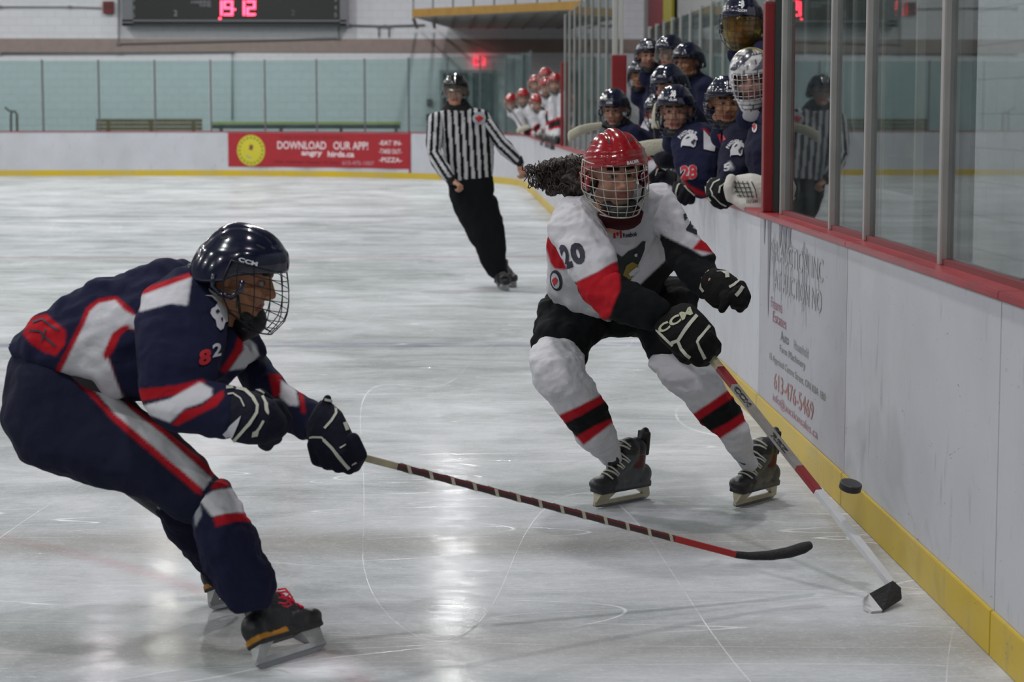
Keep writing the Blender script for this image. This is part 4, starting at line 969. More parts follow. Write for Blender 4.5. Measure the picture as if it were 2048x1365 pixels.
# ---------- player in white, number 20
W_ = empty('person', onz(1362, 1019), 'hockey player in white jersey 20 and red helmet skating beside the right boards', 'person')
gL = [[(1165, 392, 1300, 378, 8.46, .10), (1122, 408, 1345, 388, 8.5, .14), (1100, 442, 1352, 432, 8.54, .165), (1094, 490, 1350, 488, 8.62, .175), (1090, 540, 1345, 535, 8.7, .175), (1086, 585, 1325, 590, 8.78, .17), (1100, 606, 1300, 630, 8.82, .16)]]
jt = limb_mesh('jersey', gL, vox=0.0065, amp=0.011, scale=7, smooth=5)
paint(jt, WHT, [(REDC, [(1085, 440), (1096, 452), (1108, 480), (1124, 515), (1134, 538), (1130, 540), (1108, 538), (1100, 525), (1090, 490)]),
                (REDC, [(1212, 425), (1262, 425), (1258, 462), (1236, 450)]),
                (BLK_, [(1330, 470), (1440, 470), (1440, 700), (1215, 700), (1222, 610), (1262, 586), (1345, 508)]),
                (BLK_, [(1218, 520), (1262, 586), (1250, 640), (1200, 640)])])
child('jersey', jt, W_)
al_ = limb_mesh('sleeve', [[(1288, 372, 1262, 450, 8.52, .09), (1335, 368, 1300, 468, 8.5, .10), (1362, 405, 1322, 482, 8.44, .095), (1400, 470, 1330, 498, 8.38, .09), (1430, 508, 1338, 528, 8.33, .085), (1436, 532, 1362, 560, 8.28, .075), (1443, 548, 1398, 596, 8.22, .055)]], vox=0.006, amp=0.008)
paint(al_, WHT, [(REDC, [(1401, 478), (1450, 478), (1450, 512), (1384, 499)]), (BLK_, [(1320, 468), (1386, 500), (1405, 512), (1426, 506), (1450, 505), (1460, 620), (1380, 640), (1310, 560)])])
child('sleeve', al_, W_)
ar_ = limb_mesh('sleeve', [[(1112, 412, 1190, 400, 8.42, .09), (1094, 450, 1205, 440, 8.34, .10), (1108, 492, 1225, 486, 8.27, .10), (1128, 528, 1236, 505, 8.2, .095), (1152, 566, 1240, 535, 8.15, .085), (1175, 605, 1240, 570, 8.1, .075), (1200, 636, 1236, 605, 8.06, .055)],
                           [(1190, 560, 1205, 636, 8.1, .06), (1232, 545, 1225, 640, 8.04, .07), (1275, 565, 1262, 655, 8.0, .065), (1330, 600, 1312, 660, 7.97, .05)]], vox=0.0055, amp=0.008)
paint(ar_, BLK_, [(WHT, [(1070, 380), (1260, 380), (1237, 524), (1223, 528), (1195, 545), (1152, 565), (1100, 560), (1080, 480)]), (REDC, [(1223, 527), (1236, 523), (1240, 560), (1240, 580), (1230, 605), (1216, 642), (1196, 640), (1160, 590), (1151, 565), (1195, 545)])])
child('sleeve', ar_, W_)
bm = bmesh.new(); add_limb(bm, [(1186, 386, 1290, 374, 8.40, .085), (1168, 398, 1312, 384, 8.44, .11)]); me = merge(bm, 'collar', 0.007); paint(me, WHT, [(REDC, [(1205, 405), (1268, 400), (1262, 470), (1236, 455)]), ('2A1418', [(1150, 370), (1196, 396), (1210, 430), (1190, 410), (1160, 396)])]); me.materials.append(CLOTH); child('collar', me, W_)
bm = bmesh.new(); add_limb(bm, [(1204, 414, 1274, 408, 8.31, .06), (1192, 430, 1288, 424, 8.32, .08), (1192, 450, 1282, 446, 8.38, .10)]); me = merge(bm, 'neck_guard', 0.007); paint(me, '3A1218'); me.materials.append(CLOTH); child('neck_guard', me, W_)
tj = bvh(jt); ta = bvh(ar_); tl = bvh(al_)
text_decal('number', '2', [(1118, 492), (1134, 488), (1148, 534), (1132, 540)], ta, NUM_N, W_, 0.05); text_decal('number', '0', [(1136, 490), (1164, 484), (1174, 524), (1150, 534)], ta, NUM_N, W_, 0.06)
text_decal('number', '2', [(1364, 426), (1388, 430), (1393, 470), (1372, 462)], tl, NUM_N, W_, 0.05)
decal('flag', [[(1226, 458), (1243, 457), (1244, 476), (1227, 477)]], tj, NUM_R, W_, 0.003); decal('flag', [[(1230.5, 458), (1239, 457.5), (1240, 476), (1231.5, 477)]], tj, NUM_W, W_, 0.005)
decal('leaf', [[(1235.2 + 3.6 * x, 467 + 6 * y) for x, y in LEAF]], tj, NUM_R, W_, 0.007)
text_decal('lettering', 'Reebok', [(1246, 466), (1274, 463), (1274, 472), (1246, 475)], tj, NUM_N, W_, 0.03)
decal('crest', [[(1222, 508), (1232, 506), (1244, 514), (1256, 502), (1272, 495), (1284, 482), (1291, 482), (1288, 500), (1280, 520), (1268, 545), (1256, 572), (1240, 560), (1226, 540), (1220, 522)]], tj, mat('crest_dark', '101C1A', 0.7), W_, 0.004)
decal('crest_detail', [[(1252, 530), (1264, 522), (1276, 528), (1272, 545), (1262, 556), (1250, 560), (1246, 548)]], tj, GOLD, W_, 0.007)
decal('crest_detail', [[(1258, 545), (1272, 532), (1278, 536), (1268, 548), (1260, 550)], [(1268, 506), (1274, 503), (1274, 510), (1269, 511)]], tj, NUM_W, W_, 0.009)
decal('badge', [ellipse(1113, 561, 12, 21, rot=-0.15)], tj, NUM_N, W_, 0.003); decal('badge', [ellipse(1112, 561, 8, 15.5, rot=-0.15)], tj, NUM_W, W_, 0.005); decal('leaf', [[(1112 + 5.5 * x - 1.0 * y, 562 + 10 * y) for x, y in LEAF]], tj, NUM_R, W_, 0.007)
pt = limb_mesh('pants', [[(1100, 585, 1330, 570, 8.98, .16), (1082, 606, 1350, 600, 8.92, .17), (1085, 640, 1380, 640, 8.86, .15)],
                         [(1080, 604, 1235, 612, 8.85, .15), (1068, 645, 1222, 655, 8.76, .145), (1058, 686, 1188, 690, 8.68, .12), (1062, 700, 1174, 732, 8.66, .105)],
                         [(1240, 600, 1400, 575, 8.85, .15), (1262, 648, 1395, 620, 8.76, .13), (1278, 690, 1392, 655, 8.7, .12), (1294, 718, 1380, 690, 8.66, .105)]], vox=0.008, amp=0.010, scale=10)
paint(pt, BLK_); child('pants', pt, W_)
def sock(secs, bands, nm='sock', base=WHT, vox=0.006, root=None, amp=0.006):
    me = limb_mesh(nm, [secs], vox=vox, amp=amp, scale=14); paint(me, base, bands); return child(nm, me, root)
def quadband(a, b, c, d): return [a, b, c, d]
sock([(1066, 690, 1150, 684, 8.6, .08), (1058, 716, 1170, 712, 8.53, .10), (1063, 758, 1172, 744, 8.5, .10), (1082, 790, 1190, 768, 8.5, .095), (1104, 814, 1204, 794, 8.52, .09), (1130, 846, 1216, 820, 8.56, .08), (1158, 884, 1231, 856, 8.6, .07), (1186, 910, 1238, 890, 8.68, .055), (1204, 925, 1240, 905, 8.72, .05), (1222, 940, 1250, 918, 8.76, .045)],
     [(REDC, [(1116, 832), (1160, 812), (1206, 788), (1236, 838), (1167, 891)]), (BLK_, [(1128, 848), (1165, 830), (1212, 802), (1232, 834), (1190, 852), (1152, 874)])], root=W_)
sock([(1298, 718, 1395, 700, 8.6, .09), (1296, 730, 1412, 716, 8.56, .10), (1318, 760, 1434, 740, 8.5, .10), (1346, 788, 1450, 768, 8.5, .095), (1376, 814, 1466, 796, 8.52, .088), (1405, 844, 1482, 822, 8.55, .08), (1434, 874, 1497, 854, 8.58, .068), (1456, 902, 1506, 884, 8.62, .055), (1472, 920, 1508, 904, 8.66, .048), (1486, 940, 1520, 922, 8.70, .045)],
     [(REDC, [(1380, 832), (1420, 806), (1462, 776), (1500, 838), (1437, 880)]), (BLK_, [(1396, 842), (1432, 818), (1468, 794), (1488, 824), (1455, 846), (1420, 864)])], root=W_)
SK1 = skate_parts('16161A', '3C4044', '4A1014', 'A8AA9E', 'B6AE98')
T_, R_ = onz(1182, 1020), onz(1300, 997); M = frame_from(T_, R_, (0.05, -0.10, 1)) @ Matrix.Diagonal((1.1, 1.16, 1.03, 1)); put_skate(W_, SK1, M)
T_, R_ = onz(1470, 1018), onz(1546, 997); M = frame_from(T_, R_, (0.06, -0.10, 1)) @ Matrix.Diagonal((1.1, 1.10, 1.03, 1)); put_skate(W_, SK1, M)
HM = hmat(at(1229, 345, 8.30), 0.22, 0.20, -0.06, 1.10)
head_gear(W_, HM, HEADS[1], ('ridge', REDP), 'cage', WIREW, lo=False, brand='BAUER', side=(-0.22, 0.066, 0.05), vents=True)
hL, hR = at(1445, 590, 8.12), at(1380, 668, 7.95)
bodyW = body_mesh([(at(1235, 420, 8.45), at(1225, 470, 8.6), .07, .13), (at(1225, 470, 8.6), at(1215, 590, 8.85), .14, .14), (at(1300, 420, 8.52), at(1385, 515, 8.36), .055, .045), (at(1385, 515, 8.36), at(1425, 565, 8.2), .042, .03),
                   (at(1150, 430, 8.42), at(1205, 600, 8.12), .055, .045), (at(1205, 600, 8.12), at(1340, 640, 7.97), .042, .03), (at(1150, 620, 8.85), at(1115, 740, 8.55), .085, .06), (at(1115, 740, 8.55), at(1225, 920, 8.72), .055, .035),
                   (at(1300, 620, 8.85), at(1370, 750, 8.55), .085, .06), (at(1370, 750, 8.55), at(1490, 915, 8.66), .055, .035), (at(1240, 420, 8.42), at(1232, 385, 8.36), .06, .06)], HEADS[1], HM, 0.014,
                  [(HAND_F, Matrix.Translation(at(1432, 568, 8.12)) @ Matrix.Rotation(-1.5, 4, 'Z') @ Matrix.Rotation(-0.6, 4, 'X') @ Matrix.Scale(0.62, 4)), (HAND_F, Matrix.Translation(at(1345, 645, 7.97)) @ Matrix.Rotation(-1.2, 4, 'Z') @ Matrix.Rotation(-0.7, 4, 'X') @ Matrix.Scale(0.7, 4))])
child('body', bodyW, W_)
# hair streaming behind the helmet
rs = random.Random(5)
bm = bmesh.new(); add_limb(bm, [(1180, 312, 1192, 400, 8.45, .07), (1150, 312, 1160, 394, 8.5, .08), (1120, 318, 1128, 390, 8.55, .08), (1094, 328, 1104, 384, 8.6, .065), (1076, 336, 1090, 374, 8.62, .045)]); hb_ = merge(bm, 'hair', 0.008, 4); folds(hb_, 0.018, 26)
bm = bmesh.new(); bm.from_mesh(hb_)
for k in range(230):
    s = rs.random(); top = rs.random(); x = 1185 - 118 * s; yt = 318 + 22 * s; yb = 398 - 30 * s; y = yt + (yb - yt) * (top if rs.random() < 0.5 else rs.choice((0.02, 0.06, 0.94))); Yc = 8.46 + 0.16 * s
    c = at(x, y, Yc + rs.uniform(-0.07, 0.05)); d = Vector((-1, rs.uniform(-.5, .5), rs.uniform(-.5, .7))).normalized(); u = d.orthogonal().normalized(); v = d.cross(u); R = rs.uniform(0.007, 0.018); tu = rs.uniform(1.2, 2.4); L = rs.uniform(0.02, 0.055); ph = rs.random() * 6
    add_tube(bm, [c + d * L * q / 14 + (u * math.cos(ph + tu * 2 * PI * q / 14) + v * math.sin(ph + tu * 2 * PI * q / 14)) * R * (0.6 + 0.6 * q / 14) for q in range(15)], 0.0022, 4)
me = finish(bm, 'hair', True); me.materials.append(mat('hair_dark', '2C201A', 0.6)); child('hair', me, W_, 'dark curly hair streaming out behind the helmet')
# gloves
def glove(nm, secs, fingers, col, root, vox=0.005, label=None, thick=None):
    def ex(bm):
        for pts in fingers:
            for i in range(len(pts) - 1): add_cap(bm, at(*pts[i][:3]), at(*pts[i + 1][:3]), pts[i][3], pts[i + 1][3], 10)
    me = limb_mesh(nm, [secs], mat('glove', attr=True, rough=0.85, bump=0.4, bscale=30, spec=0.2), vox=vox, smooth=3, extra=ex); paint(me, col); o = child(nm, me, root, label); return me, o
g1, o1 = glove('glove', [(1308, 656, 1384, 608, 7.94, .06), (1320, 682, 1408, 630, 7.90, .062), (1342, 702, 1430, 656, 7.88, .058), (1368, 718, 1436, 684, 7.87, .05)],
               [[(1372, 706, 7.84, .022), (1396, 724, 7.86, .021), (1412, 724, 7.94, .019)], [(1388, 696, 7.83, .022), (1412, 714, 7.85, .020), (1422, 716, 7.95, .018)], [(1404, 684, 7.83, .022), (1424, 700, 7.86, .019), (1428, 708, 7.95, .018)], [(1418, 672, 7.84, .021), (1434, 690, 7.88, .018), (1434, 702, 7.96, .017)], [(1352, 700, 7.9, .02), (1366, 718, 7.95, .018), (1376, 722, 8.0, .017)]], '0E0E10', W_)
tg = bvh(g1); text_decal('lettering', 'CCM', [(1314, 655), (1380, 614), (1386, 629), (1322, 669)], tg, mat('print_cream', 'A5A68C', 0.7), W_, 0.04, 0.003, 4, 0.0)
for pts, w_ in (([(1307, 658), (1320, 667), (1331, 678), (1346, 692)], 5), ([(1394, 631), (1381, 646), (1368, 663), (1356, 682), (1343, 686)], 7), ([(1356, 683), (1363, 699), (1372, 710), (1380, 716)], 6), ([(1419, 652), (1410, 664), (1399, 677), (1395, 684), (1399, 698), (1410, 718)], 6)):
    polyline_decal('trim', pts, w_, tg, TRIM, W_, 0.003)
g2, o2 = glove('glove', [(1428, 536, 1402, 586, 8.16, .055), (1452, 540, 1412, 602, 8.12, .062), (1474, 556, 1432, 610, 8.08, .058), (1488, 574, 1456, 608, 8.05, .045)],
               [[(1482, 572, 8.04, .022), (1492, 594, 8.0, .021), (1488, 610, 8.02, .018)], [(1474, 584, 8.0, .022), (1484, 606, 7.98, .020), (1480, 618, 8.02, .017)], [(1466, 592, 7.98, .021), (1474, 606, 7.98, .019), (1468, 612, 8.04, .016)], [(1448, 592, 8.02, .020), (1450, 608, 8.0, .018), (1444, 619, 8.0, .016)], [(1416, 596, 8.12, .016), (1430, 610, 8.1, .014), (1436, 612, 8.1, .013)]], '0C0C0E', W_)
tg = bvh(g2)
for pts, w_ in (([(1424, 538), (1412, 543), (1403, 554), (1400, 566), (1402, 576), (1408, 584)], 5), ([(1434, 540), (1444, 540), (1454, 547), (1455, 556)], 8), ([(1459, 575), (1468, 570), (1478, 562)], 5), ([(1471, 592), (1478, 585), (1486, 574)], 7)): polyline_decal('trim', pts, w_, tg, TRIM, W_, 0.003)

# stick of the player in white
def stick(label, pts, bands, blade_fn, w=0.030, t=0.020, ref=(0, 0, 1), tape=None):
    P0, P1 = pts; e = empty('hockey_stick', P1, label, 'hockey stick'); d = P1 - P0
    for t0, t1, m in bands:
        o = link('shaft', stick_mesh(P0 + d * t0, P0 + d * t1, w, t, ref=ref), None, m); o.parent = e; o.location = -e.location
    blade_fn(e); return e
def tpx(P0, P1, px):           # parameter along a 3-D segment for a pixel x
    lo, hi = 0.0, 1.0
    for _ in range(40):
        mid = (lo + hi) / 2; q = to_px([P0 + (P1 - P0) * mid])[0]
        if (q[0] < px) == (to_px([P1])[0][0] > to_px([P0])[0][0]): lo = mid
        else: hi = mid
    return lo
P0, P1 = at(1388, 672, 7.99), onz(1784, 1170, 0.06); tt = lambda x: tpx(P0, P1, x)
SG = mat('shaft_grey', '7E7A76', 0.4, var=0.25, vscale=15); SRd = mat('shaft_red', '7A1A20', 0.35, var=0.2); SWh = mat('shaft_white', 'BFC0C2', 0.4, var=0.1, vscale=20); SBe = mat('shaft_beige', 'A0977E', 0.6, var=0.2, vscale=30); TAPEB = mat('tape_black', '19191C', 0.85, bump=0.4, bscale=90); TAPEW = mat('tape_white', 'B2AF9E', 0.85, bump=0.4, bscale=90)
def blade_w(e):
    bm = bmesh.new(); A_, B_, C_, D_ = at(1784, 1164, P1.y), onz(1802, 1200, 0.02), onz(1764, 1224, 0.004), at(1737, 1190, P1.y - 0.08)
    def slabp(pts, th):
        n = (pts[1] - pts[0]).cross(pts[-1] - pts[0]).normalized() * th; a = [bm.verts.new(p + n) for p in pts]; b = [bm.verts.new(p - n) for p in pts]; k = len(pts); bm.faces.new(a); bm.faces.new(b[::-1])
        for i in range(k): bm.faces.new((a[i], a[(i + 1) % k], b[(i + 1) % k], b[i]))
        bmesh.ops.recalc_face_normals(bm, faces=bm.faces[:])
    slabp([A_, at(1800, 1178, P1.y - .01), B_, C_, D_], 0.006); o = link('blade', finish(bm, 'blade'), None, TAPEB); o.parent = e; o.location = -e.location; o['label'] = 'black taped blade'
    bm = bmesh.new(); slabp([D_, C_, onz(1742, 1226, 0.004), onz(1728, 1216, 0.012), at(1726, 1200, P1.y - 0.12)], 0.0055); o = link('blade_toe', finish(bm, 'blade_toe'), None, SWh); o.parent = e; o.location = -e.location
st = stick('grey, red and white hockey stick held low by the player in white', (P0, P1), [(0, tt(1440), SBe), (tt(1440), tt(1468), SRd), (tt(1468), tt(1598), SG), (tt(1598), tt(1636), SRd), (tt(1636), 1, SWh)], blade_w, 0.031, 0.021)
shm = bvh([c.data for c in st.children if c.name.startswith('shaft')])
def along(P0, P1, xa, xb, h):
    a = to_px([P0 + (P1 - P0) * tpx(P0, P1, xa)])[0]; b = to_px([P0 + (P1 - P0) * tpx(P0, P1, xb)])[0]; d = (b - a) / np.linalg.norm(b - a); n = np.array([d[1], -d[0]]) * h / 2
    return [tuple(a + n), tuple(b + n), tuple(b - n), tuple(a - n)]
text_decal('lettering', 'CCM', along(P0, P1, 1470, 1500, 9), shm, mat('print_black', '151517', 0.5), st, 0.05, 0.002); text_decal('lettering', 'RBZ', along(P0, P1, 1544, 1574, 8), shm, mat('print_black'), st, 0.05, 0.002)
pk = bpy.data.objects.new('puck', None)
bm = bmesh.new(); rr_p = []
for r_, z_ in ((0.0345, -0.0127), (0.0375, -0.0105), (0.0381, -0.006), (0.0376, 0), (0.0381, 0.006), (0.0375, 0.0105), (0.0345, 0.0127)): rr_p.append([Vector((r_ * math.cos(2 * PI * k / 40), r_ * math.sin(2 * PI * k / 40), z_)) for k in range(40)])
add_ring_loft(bm, rr_p); bmesh.ops.recalc_face_normals(bm, faces=bm.faces[:]); me = finish(bm, 'puck', False)
o = link('puck', me, None, mat('rubber_black', '1B1A20', 0.5, var=0.2, vscale=40), at(1701, 973, 7.12)); o.rotation_euler = (0.26, 0.16, 0); tag(o, 'black rubber puck in flight in front of the yellow kick plate', 'puck')
# ---------- player in navy, seen from the side, reaching with the stick
N_ = empty('person', onz(590, 1322), 'hockey player in navy, white and red jersey bent forward at left', 'person')
jt = limb_mesh('jersey', [[(22, 672, 112, 748, 6.52, .15), (66, 634, 196, 772, 6.5, .18), (130, 598, 244, 800, 6.5, .195), (188, 562, 296, 806, 6.5, .20), (250, 545, 372, 792, 6.5, .205), (312, 524, 462, 762, 6.5, .20), (366, 521, 528, 716, 6.52, .175), (396, 536, 505, 665, 6.55, .11)]], vox=0.0065, amp=0.012, scale=7)
WP = [(172, 642), (180, 622), (197, 607), (230, 600), (250, 622), (278, 636), (276, 660), (246, 654), (230, 666), (213, 704), (222, 735), (238, 775), (262, 830), (180, 790), (118, 752)]
paint(jt, NAVY, [(REDC, [(163, 640), (172, 616), (196, 598), (232, 592), (262, 618), (280, 640), (278, 672), (242, 664), (222, 704), (234, 735), (262, 790), (262, 840), (180, 800), (108, 748)]), (WHT, WP), (NAVY, [(246, 654), (278, 664), (278, 800), (256, 820), (232, 760), (214, 704), (230, 664)]),
                 (REDC, [(224, 668), (250, 650), (262, 652), (240, 672), (226, 704), (210, 722), (206, 708)]),
                 (REDC, [(440, 742), (468, 700), (478, 668), (492, 672), (484, 706), (452, 746)]), (WHT, [(458, 742), (488, 700), (486, 668), (512, 690), (518, 712), (494, 736)]),
                 (REDC, [(45, 668), (60, 636), (92, 628), (112, 646), (132, 662), (130, 690), (112, 712), (90, 706), (64, 690)], True)])
child('jersey', jt, N_)
ar = limb_mesh('sleeve', [[(330, 548, 440, 560, 6.42, .10), (284, 585, 458, 640, 6.34, .125), (270, 640, 452, 690, 6.27, .125), (270, 700, 440, 738, 6.21, .12), (274, 762, 428, 772, 6.17, .10), (288, 812, 400, 800, 6.15, .08)],
                          [(300, 790, 322, 846, 6.14, .07), (352, 772, 350, 866, 6.12, .08), (420, 764, 404, 872, 6.1, .082), (474, 776, 450, 882, 6.07, .07)]], vox=0.006, amp=0.005)
paint(ar, NAVY, [(REDC, [(276, 580), (384, 544), (384, 558), (280, 594)]), (WHT, [(279, 592), (384, 554), (375, 611), (340, 608), (279, 624)]),
                 (REDC, [(270, 780), (350, 772), (405, 758), (412, 764), (350, 790), (282, 803)]), (WHT, [(286, 812), (340, 798), (400, 764), (424, 778), (424, 792), (404, 806), (368, 818), (340, 846), (292, 828)]), (REDC, [(343, 850), (368, 822), (405, 812), (424, 795), (446, 780), (448, 792), (434, 812), (406, 826), (356, 852)])])
child('sleeve', ar, N_)
al_ = limb_mesh('sleeve', [[(462, 640, 470, 740, 6.72, .10), (500, 672, 490, 790, 6.7, .10), (538, 725, 520, 832, 6.64, .09), (572, 768, 555, 862, 6.56, .08), (612, 790, 592, 876, 6.47, .072), (650, 808, 622, 880, 6.40, .06)]], vox=0.006, amp=0.005)
paint(al_, NAVY, [(REDC, [(536, 748), (562, 750), (566, 790), (548, 796)]), (WHT, [(562, 760), (592, 780), (598, 812), (580, 812), (560, 796)]), (REDC, [(597, 780), (606, 786), (612, 828), (603, 826)]), (WHT, [(642, 845), (652, 838), (656, 860), (624, 880), (620, 874)])])
child('sleeve', al_, N_)
ta = bvh(ar); tj = bvh(jt)
SHQ = [(412, 568), (462, 590), (448, 664), (400, 640)]
tb = bvh([ar, jt])
PQ = [(404, 590), (438, 570), (466, 640), (424, 668)]
CR = lambda L_: [(380 + x / 5.459, 430 + y / 5.459) for x, y in L_]
decal('shoulder_crest', [CR([(155, 890), (230, 905), (290, 965), (268, 1010), (225, 1035), (213, 1080), (240, 1130), (272, 1160), (285, 1230), (320, 1268), (352, 1250), (372, 1185), (400, 1165), (388, 1040), (352, 960), (290, 885), (188, 805), (205, 850), (262, 905), (230, 888)])], tb, NUM_W, N_, 0.005, 4)
decal('crest_detail', [CR([(262, 1066), (290, 1042), (312, 1062), (296, 1080), (278, 1092)]), CR([(318, 1140), (336, 1128), (344, 1160), (330, 1180)])], tb, mat('print_navy'), N_, 0.008, 4)
text_decal('number', '8', [(398, 702), (422, 698), (420, 728), (396, 734)], tb, NUM_R, N_, 0.05); text_decal('number', '2', [(424, 690), (442, 686), (440, 712), (424, 716)], tb, NUM_W, N_, 0.03)
for pts in ([(66, 646), (84, 640), (100, 652), (118, 662)], [(60, 662), (80, 664), (96, 680), (112, 694)], [(92, 660), (84, 684)]): polyline_decal('number', pts, 4, tj, NUM_N, N_, 0.004)
pt = limb_mesh('pants', [[(18, 735, 190, 740, 6.5, .185), (9, 795, 240, 780, 6.48, .195), (8, 845, 268, 805, 6.46, .20), (38, 915, 308, 832, 6.42, .185), (150, 960, 350, 862, 6.36, .155), (262, 994, 402, 918, 6.31, .13), (330, 1022, 444, 962, 6.28, .11), (378, 1042, 462, 976, 6.27, .095)],
                         [(150, 900, 260, 850, 6.72, .13), (235, 975, 340, 920, 6.74, .12), (300, 1005, 392, 965, 6.74, .10)]], vox=0.008, amp=0.007, scale=7)
paint(pt, '15182C', [(REDC, [(148, 758), (160, 756), (224, 824), (240, 836), (300, 880), (404, 976), (402, 990), (392, 986), (300, 906), (226, 842), (196, 808)]), (WHT, [(168, 757), (190, 737), (258, 815), (330, 872), (424, 957), (408, 980), (300, 888), (234, 832)]),
                 (REDC, [(224, 734), (236, 760), (262, 808), (330, 860), (400, 916), (432, 948), (424, 955), (330, 872), (258, 816), (240, 786), (222, 752)])])
child('pants', pt, N_)
sock([(392, 1000, 458, 966, 6.25, .085), (382, 1040, 484, 1004, 6.22, .095), (390, 1086, 506, 1056, 6.2, .095), (404, 1130, 530, 1106, 6.2, .09), (424, 1172, 548, 1148, 6.2, .08), (438, 1196, 558, 1170, 6.2, .07), (455, 1212, 550, 1192, 6.2, .06)],
     [(REDC, [(420, 978), (440, 952), (462, 972), (432, 978)]), (WHT, [(398, 1000), (426, 982), (466, 976), (506, 1028), (470, 1026), (424, 1034)]), (REDC, [(426, 1036), (450, 1028), (500, 1026), (506, 1044), (470, 1044), (432, 1054)]), ('8A8E94', [(388, 1020), (400, 1008), (404, 1030), (390, 1056)])], base=NAVY, root=N_)
sock([(300, 1002, 392, 985, 6.74, .095), (330, 1058, 418, 1040, 6.76, .085), (372, 1116, 440, 1098, 6.78, .075), (404, 1150, 462, 1136, 6.8, .065), (432, 1182, 476, 1166, 6.82, .055), (446, 1196, 482, 1184, 6.84, .05)], [(WHT, [(310, 1012), (324, 1002), (328, 1008), (318, 1018)])], base='14162A', root=N_)
SK2 = skate_parts('121216', '1C1D22', None, 'C01838', 'A9ABAC', sole='B07818')
c = onz(588, 1319); d = Vector((0.60, 0.80, 0)).normalized() * 0.15; put_skate(N_, SK2, frame_from(c + d, c - d, (-0.55, 0.25, 1)) @ Matrix.Scale(1.06, 4))
c = onz(486, 1206); d = Vector((0.62, 0.78, 0)).normalized() * 0.15; put_skate(N_, SK2, frame_from(c + d, c - d, (-0.45, 0.1, 1)))
bm = bmesh.new()
for (a, b, q) in (((556, 1180), (585, 1196), (558, 1206)), ((560, 1186), (580, 1188), (562, 1196)), ((558, 1196), (584, 1210), (566, 1212))): add_tube(bm, [at(*a, 6.12), at((a[0] + b[0]) / 2, a[1] - 2, 6.1), at(*b, 6.08), at((b[0] + q[0]) / 2, q[1] + 2, 6.1), at(*q, 6.12)], 0.003, 5)
me = finish(bm, 'lace_bow', True); me.materials.append(mat('lace_C01838', 'C01838', 0.9)); child('lace_bow', me, N_, 'pink red laces tied in a bow')
HM = hmat(at(478, 552, 6.40), 1.42, 0.30, 0.0, 1.05)
head_gear(N_, HM, HEADS[2], ('round', NAVYP), 'cage', WIREB, lo=False, brand='CCM', side=(1.25, 0.062, 0.0), vents=True)
bodyN = body_mesh([(at(440, 620, 6.5), at(300, 670, 6.5), .12, .15), (at(300, 670, 6.5), at(130, 780, 6.5), .15, .15), (at(470, 620, 6.45), at(455, 650, 6.48), .055, .07), (at(370, 620, 6.35), at(335, 790, 6.18), .06, .05), (at(335, 790, 6.18), at(470, 830, 6.08), .045, .03), (at(480, 690, 6.68), at(560, 815, 6.58), .055, .045), (at(560, 815, 6.58), at(635, 845, 6.42), .04, .03),
                   (at(140, 830, 6.42), at(410, 1000, 6.28), .10, .065), (at(410, 1000, 6.28), at(500, 1180, 6.22), .06, .04), (at(180, 870, 6.65), at(345, 1010, 6.75), .09, .06), (at(345, 1010, 6.75), at(460, 1180, 6.84), .055, .035), (at(500, 640, 6.42), at(460, 650, 6.5), .055, .065)], HEADS[2], HM, 0.014,
                  [(HAND_F, Matrix.Translation(at(480, 832, 6.07)) @ Matrix.Rotation(-1.5, 4, 'Z') @ Matrix.Scale(0.7, 4)), (HAND_F, Matrix.Translation(at(645, 850, 6.4)) @ Matrix.Rotation(-1.4, 4, 'Z') @ Matrix.Rotation(-0.9, 4, 'X') @ Matrix.Scale(0.7, 4))], 'A07A62')
child('body', bodyN, N_)
g1, _ = glove('glove', [(478, 774, 466, 884, 6.04, .068), (512, 786, 496, 890, 6.0, .07), (546, 800, 532, 890, 5.98, .062), (562, 822, 552, 880, 5.98, .048)],
              [[(552, 812, 6.02, .022), (572, 838, 6.08, .02), (560, 860, 6.12, .018)], [(546, 834, 6.0, .022), (566, 856, 6.08, .02), (552, 872, 6.12, .018)], [(538, 856, 5.98, .022), (552, 876, 6.06, .02), (538, 884, 6.12, .017)], [(520, 868, 5.98, .022), (534, 890, 6.05, .02), (526, 888, 6.1, .017)], [(520, 790, 6.04, .02), (548, 812, 6.1, .018), (556, 830, 6.15, .016)]], '0F1120', N_)
tg = bvh([g1, ar])
for pts, w_ in (([(452, 777), (470, 776), (490, 782), (506, 796), (515, 812), (514, 826), (500, 848), (484, 866), (468, 882)], 6), ([(506, 776), (518, 782), (527, 788)], 4), ([(524, 794), (532, 808), (536, 828)], 5), ([(528, 842), (520, 856), (510, 868)], 5), ([(455, 790), (468, 788), (482, 798), (490, 814)], 3)): polyline_decal('trim', pts, w_, tg, TRIM, N_, 0.004)
decal('lettering', [[(528, 806), (536, 808), (537, 832), (530, 822)], [(506, 864), (520, 858), (516, 872), (504, 874)]], tg, TRIM, N_, 0.004)
decal('cuff_patch', [[(446, 868), (468, 846), (484, 832), (478, 850), (466, 876), (456, 880)]], tg, NUM_W, N_, 0.004)
g2, _ = glove('glove', [(656, 800, 614, 878, 6.34, .062), (684, 824, 626, 905, 6.30, .064), (702, 860, 650, 925, 6.27, .058), (716, 892, 676, 930, 6.25, .048)],
              [[(628, 890, 6.30, .022), (634, 920, 6.3, .02), (650, 926, 6.36, .018)], [(644, 900, 6.27, .022), (654, 928, 6.26, .02), (668, 930, 6.36, .018)], [(664, 908, 6.24, .022), (676, 934, 6.24, .02), (686, 930, 6.35, .018)], [(684, 908, 6.22, .022), (698, 938, 6.24, .019), (704, 928, 6.35, .017)], [(706, 880, 6.2, .022), (720, 910, 6.2, .022), (710, 934, 6.26, .018)], [(652, 808, 6.32, .015), (655, 798, 6.32, .013)]], '0F1120', N_)
tg = bvh([g2, al_])
